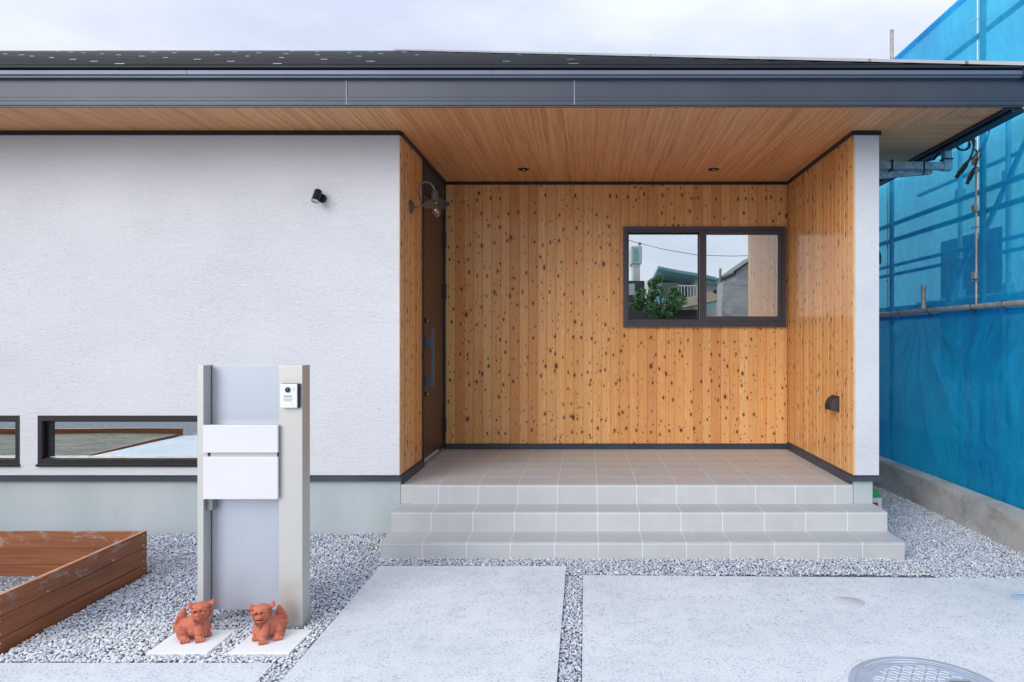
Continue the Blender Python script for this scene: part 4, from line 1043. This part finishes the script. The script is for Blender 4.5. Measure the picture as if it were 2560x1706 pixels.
def tri(x): return abs((x % 1.0)-.5)*2
def upper(y0, y1, seed):
    cy = (y0+y1)/2
    def fn(a, b):
        y = y0+(y1+(.33*(1-b) if y1 > 7 else 0)-y0)*a; z = 1.70+(4.52-1.70)*b
        d = .022*math.sin(3.1*y+seed)*math.sin(PI*a)*math.sin(PI*b)
        d += .012*math.sin(22*y+2.5*z+seed+3*math.sin(z*1.3))*math.exp(-b*2.2)*math.sin(PI*a)
        for (ty, tz) in ((y0, 2.05), (y1, 2.05), (y0, 3.0), (y1, 3.3), (y0, 4.45), (y1, 4.45)):
            dy_, dz_ = y-ty, z-tz; r_ = math.hypot(dy_, dz_)+1e-3; th = math.atan2(dz_, dy_)
            d += .020*math.sin(th*11+seed)*min(1, r_*3)*math.exp(-r_*3.0)*math.sin(PI*a)**.5
        return (3.318-d, y, z)
    return fn
def sheet(name, fn, nu, nv, mat, label, group):
    v, f = grid(nu, nv, fn); m = MB(); m.add(v, f)
    o = m.build(name, mat, smooth=True); tag(o, label, 'sheet', group)
    so_ = o.modifiers.new('t', 'SOLIDIFY'); so_.thickness = .0006
    o.modifiers.remove(so_)
    return o
GRP = 'blue construction sheets'
s_a = sheet('mesh_sheet', upper(6.105, 7.99, 1.3), 90, 110, TARPU, 'far upper blue mesh sheet between the house and the seam pole', GRP)
s_b = sheet('mesh_sheet', upper(3.3, 6.085, 4.1), 110, 110, TARPU, 'near upper blue mesh sheet at the right edge of the view', GRP)
def lower(a, b):
    y = 3.2+(8.75-3.2)*a; zb = .205; z = zb+(1.752-zb)*b
    d = 0.0
    for (ty, tz, am, k, ph) in ((7.12, 1.76, .055, 9, .4), (5.0, 1.78, .022, 12, 2.0), (8.6, 1.2, .02, 7, .2), (3.6, 1.0, .02, 8, 0)):
        dy_, dz_ = y-ty, z-tz; r_ = math.hypot(dy_, dz_)+1e-3; th = math.atan2(dz_, dy_)
        d += 1.25*am*(tri(th*k/PI/2*1.6+ph)**1.6-.4)*min(1, r_*2.2)*math.exp(-r_*.8)
    d += .018*math.sin(1.9*y+z*2)*math.sin(PI*b)+.008*math.sin(9*z+4*y)*math.sin(PI*b)
    d += .030*math.exp(-((z-(.60-.10*(y-5)))/.05)**2)*max(0, 1-abs(y-5.3)/1.3)
    d += .008*math.exp(-((z-1.42)/.012)**2)*(y < 5.6)
    edge = min(1, (1-b)*9)
    return (3.262-.045*math.sin(PI*min(1, b*1.0))-d*edge*min(1, b*6+.15)+.045*b**3, y, z)
s_c = sheet('lower_sheet', lower, 240, 100, TARPL, 'lower blue waterproof sheet hanging from the rail behind the concrete wall', GRP)
# hems and ties belong to the sheets
m = MB(); m.box(3.300, 3.304, 3.2, 8.7, 1.715, 1.752); m.build('hem', m_tarp('blue hem', .15, 1.05, (.6, .95, 1, 1)), s_c)
m = MB()
for yy in (4.2, 4.75, 5.2, 5.62, 6.08, 6.85, 7.5, 8.0):
    m.tube([(3.292, yy, 1.745), (3.252, yy+.005, 1.765), (3.250, yy+.012, 1.80), (3.282, yy+.02, 1.817), (3.312, yy+.01, 1.79)], .0035, 5); m.tube([(3.291, yy, 1.745), (3.289, yy-.003, 1.715)], .005, 5)
split_build(m, 'tie', BLACKP, s_c)
for s_, ya, yb in ():
    m = MB(); m.box(3.304, 3.308, ya, yb, 1.72, 4.5); m.build('hem', m_tarp('blue hem light', .55, 1.0), s_)
m = MB()
def zt_(y): return 4.52
m.box(3.305, 3.309, 6.14, 8.015, 4.455, 4.52); m.build('hem', m_tarp('blue top hem', .5, 1.05, (.6, .95, 1, 1)), s_a)
m = MB(); m.box(3.305, 3.309, 3.3, 6.06, 4.455, 4.52); m.build('hem', bpy.data.materials['blue top hem'], s_b)
m = MB()
for zz in (2.0, 2.45, 2.95, 3.4, 3.85, 4.2):
    m.tube([(3.30, 6.04, zz), (3.292, 6.10, zz+.008), (3.30, 6.16, zz+.004)], .005, 5)
split_build(m, 'tie', CHROME, s_a)
m = MB()
for zz in (2.1, 2.5, 2.9, 3.3, 3.7):
    m.tube([(3.30, 7.86, zz), (3.292, 7.88, zz+.05)], .004, 5)
m.tube([(3.303, 7.87, 1.85), (3.303, 7.87, 3.9)], .006, 6); m.build('tie', PIPE, s_a)

# neighbour under construction behind the sheets
nb = root('neighbour_building', 'pale building under construction glimpsed through the blue sheets', 'building', (8, 7.5, 0))
m = MB(); m.box(5.9, 10, 3.2, 22, -.1, 4.5); m.build('wall', plain('neighbour wall', (.78, .78, .74), .9), nb)
m = MB(); m.box(5.87, 5.899, 10.2, 11.9, .9, 3.1); m.build('window', plain('neighbour opening', (.05, .06, .07), .5), nb)

# hanging cables
def plug(m, p, d, s_=1.0):
    M = frame_at(p, d); b_ = bmesh.new(); bmesh.ops.create_cube(b_, size=1, matrix=Matrix.Translation((0, 0, .035*s_)) @ Matrix.Diagonal((.036*s_, .03*s_, .075*s_, 1))); bmesh.ops.bevel(b_, geom=b_.edges[:], offset=.005, segments=2, affect='EDGES'); m.bm(b_, M)
    m.lathe([(.010*s_, -.03*s_), (.014*s_, 0)], M, 10); m.lathe([(.0, .105*s_), (.014*s_, .105*s_), (.014*s_, .07*s_)], M, 10)
CY = 6.05
def P(px, py, y=CY): return ((px-1464)*y/1800, y, CAMZ-(py-845)*y/1800)
c1 = root('cable_coil', 'looped black power cable with large plug hanging under the eave', 'cable', P(2420, 340), 'black cables by the eave')
m = MB(); coil = []
for k in range(40):
    a = -.2+k*2*PI*1.55/40; coil.append(P(2405+17*math.cos(a)+ (k*.12), 362+13*math.sin(a)*1.05, CY+.004*k/4))
coil = [P(2425, 320), P(2427, 345)]+coil
m.tube(smoothpts(coil, 1), .0075, 8); m.tube(smoothpts([P(2422, 318), P(2430, 350), P(2436, 368), P(2426, 396), P(2418, 408)], 2), .009, 8); m.tube(smoothpts([P(2425, 335), P(2438, 350), P(2434, 375), P(2422, 400)], 2), .007, 8)
m.build('cord', CABLE, c1, smooth=True)
m = MB(); plug(m, P(2414, 412), Vector(P(2396, 437))-Vector(P(2414, 412)), 1.25); m.build('plug', BLACKP, c1)
c2 = root('cable_pair', 'thin pair of black cables with two plugs beside the cable loop', 'cable', P(2474, 310), 'black cables by the eave')
m = MB(); m.tube(smoothpts([P(2476, 306), P(2475, 325), P(2468, 345), P(2448, 378), P(2428, 398), P(2421, 404)], 2), .0065, 8)
m.tube(smoothpts([P(2470, 312), P(2473, 335), P(2455, 378), P(2441, 408), P(2434, 425)], 2), .0055, 8); m.tube(smoothpts([P(2430, 372), P(2442, 376), P(2444, 390), P(2436, 420)], 2), .0055, 8); m.build('cord', CABLE, c2, smooth=True)
m = MB(); plug(m, P(2431, 430), Vector(P(2417, 462))-Vector(P(2431, 430)), 1.05); m.build('plug', BLACKP, c2)
m = MB(); m.tube([P(2430, 240), P(2426, 322)], .012, 8); m.tube([P(2476, 240), P(2476, 308)], .008, 8); m.build('hanger', CABLE, c2)

# ------------------------------------------------------------------ the street behind the viewer (seen mirrored in the windows)
VY = 2*7.2
def B(px, py, D):      # mirror-space pixel of the photo -> real point D metres behind the viewer
    dv = VY+D; return ((px-1464)*dv/1800, -D, CAMZ-(py-845)*dv/1800)
CREAM = plain('cream render', (.58, .60, .52), .9, 0, .1, 1); TEAL = plain('teal paint', (.10, .36, .36), .6); TEAL = plain('faded teal paint', (.22, .42, .42), .7); AQUA = plain('aqua parapet', (.22, .55, .58), .8)
def bx3(m, px0, px1, py0, py1, D, dep):
    a, b = B(px0, py1, D), B(px1, py0, D); m.box(a[0], b[0], a[1], a[1]-dep, a[2], b[2])
D1 = 19.0
h2 = root('house_opposite', 'cream two storey house with teal roof edge across the street', 'house', (5, -D1-3, -.1))
m = MB(); a = B(1655, 690, D1); b = B(1800, 745, D1); m.box(a[0], b[0], -D1-1.5, -D1-7, -.1, 4.2); c_ = B(1738, 690, D1); m.box(c_[0], b[0], -D1, -D1-1.5, 2.2, 4.3); m.box(a[0], c_[0]-2.2, -D1, -D1-1.5, 2.2, 4.2); m.build('wall', CREAM, h2)
m = MB(); p, q = B(1644, 673, D1-.6), B(1790, 700, D1-.6)
m.add([(p[0], -D1+.8, p[2]), (q[0], -D1+.8, q[2]), (q[0], -D1-7, q[2]-.75), (p[0], -D1-7, p[2]-.75), (p[0], -D1+.8, p[2]+.12), (q[0], -D1+.8, q[2]+.12), (q[0], -D1-7, q[2]-.63), (p[0], -D1-7, p[2]-.63)], [(0,1,2,3),(4,7,6,5),(0,4,5,1),(2,6,7,3),(1,5,6,2),(0,3,7,4)])
p, q = B(1765, 690, D1-.6), B(1802, 708, D1-.6); m.box(p[0]-.1, q[0]+.3, -D1+.5, -D1-6, q[2], q[2]+.25); m.build('roof', TEAL, h2)
m = MB(); bx3(m, 1640, 1800, 745, 765, D1-.8, .2); m.build('parapet', AQUA, h2)
m = MB(); x_ = B(1690, 700, D1)[0]
while x_ < B(1742, 700, D1)[0]: m.box(x_, x_+.04, -D1+.7, -D1+.66, 3.3, 3.9); x_ += .14
m.box(B(1690, 0, D1)[0], x_, -D1+.7, -D1+.64, 3.88, 3.94); m.build('railing', WPLAST, h2)
m = MB(); bx3(m, 1700, 1717, 711, 742, D1+1.4, .05); bx3(m, 1785, 1792, 725, 740, D1-.1, .1); m.build('window', FRAMEB, h2)
tw = root('water_tower', 'pale concrete tank tower with latticed opening on the skyline', 'tower', (3.2, -30.5, -.1))
m = MB(); bx3(m, 1583, 1601, 650, 900, 30, 2); bx3(m, 1579, 1606, 616, 658, 29.8, 2.4); m.build('shaft', CREAM, tw)
m = MB(); bx3(m, 1585, 1597, 622, 653, 29.75, .05); m.build('lattice', TEAL, tw)
ba, bb = B(1600, 610, 30), B(1600, 606, 30)
m = MB(); b_ = bmesh.new(); bmesh.ops.create_icosphere(b_, subdivisions=2, radius=.11, matrix=Matrix.Translation(ba)); m.bm(b_); m.tube([(ba[0], ba[1], ba[2]-.3), ba], .02, 6); m.build('float_ball', GREYP, tw)
sh = root('shed', 'dark shed with a brown metal lean-to roof across the street', 'shed', (2.4, -12.3, -.1))
m = MB(); bx3(m, 1560, 1612, 703, 860, 12, 2.5); bx3(m, 1600, 1760, 775, 860, 12.15, 3); m.build('wall', plain('dark boards', (.07, .065, .06), .9), sh)
p, q = B(1660, 782, 11.6), B(1815, 752, 11.6)
m = MB(); m.add([(p[0], -11.6, p[2]), (q[0], -11.6, q[2]), (q[0], -14.8, q[2]+.5), (p[0], -14.8, p[2]+.3), (p[0], -11.6, p[2]+.06), (q[0], -11.6, q[2]+.06), (q[0], -14.8, q[2]+.56), (p[0], -14.8, p[2]+.36)], [(0,1,2,3),(4,7,6,5),(0,4,5,1),(1,5,6,2),(2,6,7,3),(3,7,4,0)]); m.build('roof', plain('brown sheet roof', (.20, .15, .09), .8), sh)
m = MB(); bx3(m, 1570, 1587, 710, 737, 11.95, .03); m.build('shutter', plain('pale corrugated', (.5, .52, .54), .5), sh)
m = MB(); p = B(1808, 702, 7.5); q = B(1869, 800, 7.5)
m.add([(p[0]-.12, -7.5, -.1), (q[0]+.3, -7.5, -.1), (q[0]+.3, -7.5, p[2]), (p[0], -7.5, p[2]-.02), (p[0]-.12, -8.4, -.1), (q[0]+.3, -8.4, -.1), (q[0]+.3, -8.4, p[2]), (p[0], -8.4, p[2]-.02)], [(0,1,2,3),(5,4,7,6),(0,3,7,4),(1,5,6,2),(3,2,6,7)])
tag(m.build('concrete_wall', CURB), 'tall grey weathered concrete wall across the street', 'wall')
gbr = root('gable_shed', 'grey gabled shed peeking over the tall concrete wall', 'shed', (6.5, -14, -.1))
p, q = B(1840, 700, 13), B(1868, 662, 13)
m = MB(); m.add([(p[0], -13, -.1), (q[0]+.4, -13, -.1), (q[0]+.4, -13, q[2]+.3), (p[0], -13, p[2]+.35), (p[0], -16, -.1), (q[0]+.4, -16, -.1), (q[0]+.4, -16, q[2]+.3), (p[0], -16, p[2]+.35)], [(0,1,2,3),(5,4,7,6),(0,3,7,4),(1,5,6,2)]); m.build('wall', plain('grey board', (.42, .42, .45), .9), gbr)
m = MB(); m.add([(p[0]-.15, -12.8, p[2]+.22), (q[0]+.5, -12.8, q[2]+.40), (q[0]+.5, -16.2, q[2]+.40), (p[0]-.15, -16.2, p[2]+.22), (p[0]-.15, -12.8, p[2]+.30), (q[0]+.5, -12.8, q[2]+.48), (q[0]+.5, -16.2, q[2]+.48), (p[0]-.15, -16.2, p[2]+.30)], [(0,1,2,3),(4,7,6,5),(0,4,5,1),(0,3,7,4)]); m.build('roof', FRAMEB, gbr)
# tree
g = G('leaf green'); at = g.n('ShaderNodeAttribute', attribute_name='tint'); g.set(at.outputs['Color'], .6)
LEAF = g.m
tr = root('broadleaf_tree', 'bushy green tree in front of the cream house across the street', 'tree', (2.55, -10, -.1))
m = MB(); m.tube([(2.55, -10, -.1), (2.6, -10, 1.6), (2.55, -10, 2.9)], [.09, .07, .03], 8)
for k in range(6): a = k*1.05; m.tube([(2.57, -10, 2.0+.1*k), (2.57+.5*math.cos(a), -10+.5*math.sin(a), 2.7+.1*k)], [.03, .01], 6)
m.build('trunk', plain('bark', (.12, .10, .08), .9), tr)
m = MB(); cols = []
R = np.random.default_rng(4); cl = [(2.57+R.normal(0, .46), -10+R.normal(0, .4), 2.80+R.normal(0, .34), R.uniform(.14, .30)) for _ in range(18)]
for (cx, cy, cz, cr_) in cl:
    for _ in range(130):
        d = Vector(R.normal(0, 1, 3)); d.normalize(); c = Vector((cx, cy, cz))+d*cr_*R.uniform(.6, 1.05)
        u = Vector(R.normal(0, 1, 3)).normalized()*.075; v_ = u.cross(d)
        v_ = v_.normalized()*.034 if v_.length > 1e-4 else Vector((0, .02, 0)); m.quad(c-u, c-v_, c+u, c+v_); t_ = R.uniform(.5, 1.3); cols += [(.07*t_, .17*t_, .045*t_, 1)]*4
o = m.build('crown', LEAF, tr); ca = o.data.color_attributes.new('tint', 'FLOAT_COLOR', 'POINT'); ca.data.foreach_set('color', np.array(cols, dtype=np.float32).reshape(-1))
# hill
g = G('wooded hillside'); o_ = g.tc(); f_ = g.noise(o_, .35, 6, .7); g.set(g.rmp(f_, (.35, (.012, .035, .012)), (.65, (.06, .12, .035))), .95); g.bump(g.vor(o_, .5), 1.0)
def hf(a, b):
    x = -20+a*120; y = -120-b*70; h = 19*math.exp(-((x-58)/26)**2)*math.sin(PI*min(1, b*1.0+.02))**.6; h += .8*math.sin(x*.9)*math.sin(y*.7)+.5*math.sin(x*2.3+1)
    return (x, y, max(-.5, h))
v, f = grid(110, 30, hf); m = MB(); m.add(v, f); struct(m.build('hill', g.m, smooth=True))
# utility pole and wires
m = MB(); p = B(1801, 672, 15); m.tube([(p[0], -15, -.1), (p[0], -15, p[2])], .05, 8); tag(m.build('utility_pole', PIPE), 'thin grey utility pole across the street', 'pole')
m = MB()
for (pa, pb, sag) in (((1560, 597), (1890, 640), .9),):
    a, b = Vector(B(*pa, 17)), Vector(B(*pb, 17)); m.tube([a.lerp(b, t/12)-Vector((0, 0, sag*4*(t/12)*(1-t/12)*.3)) for t in range(13)], .012, 5)
tag(m.build('power_line', CABLE), 'thin overhead power line crossing the street', 'power line')
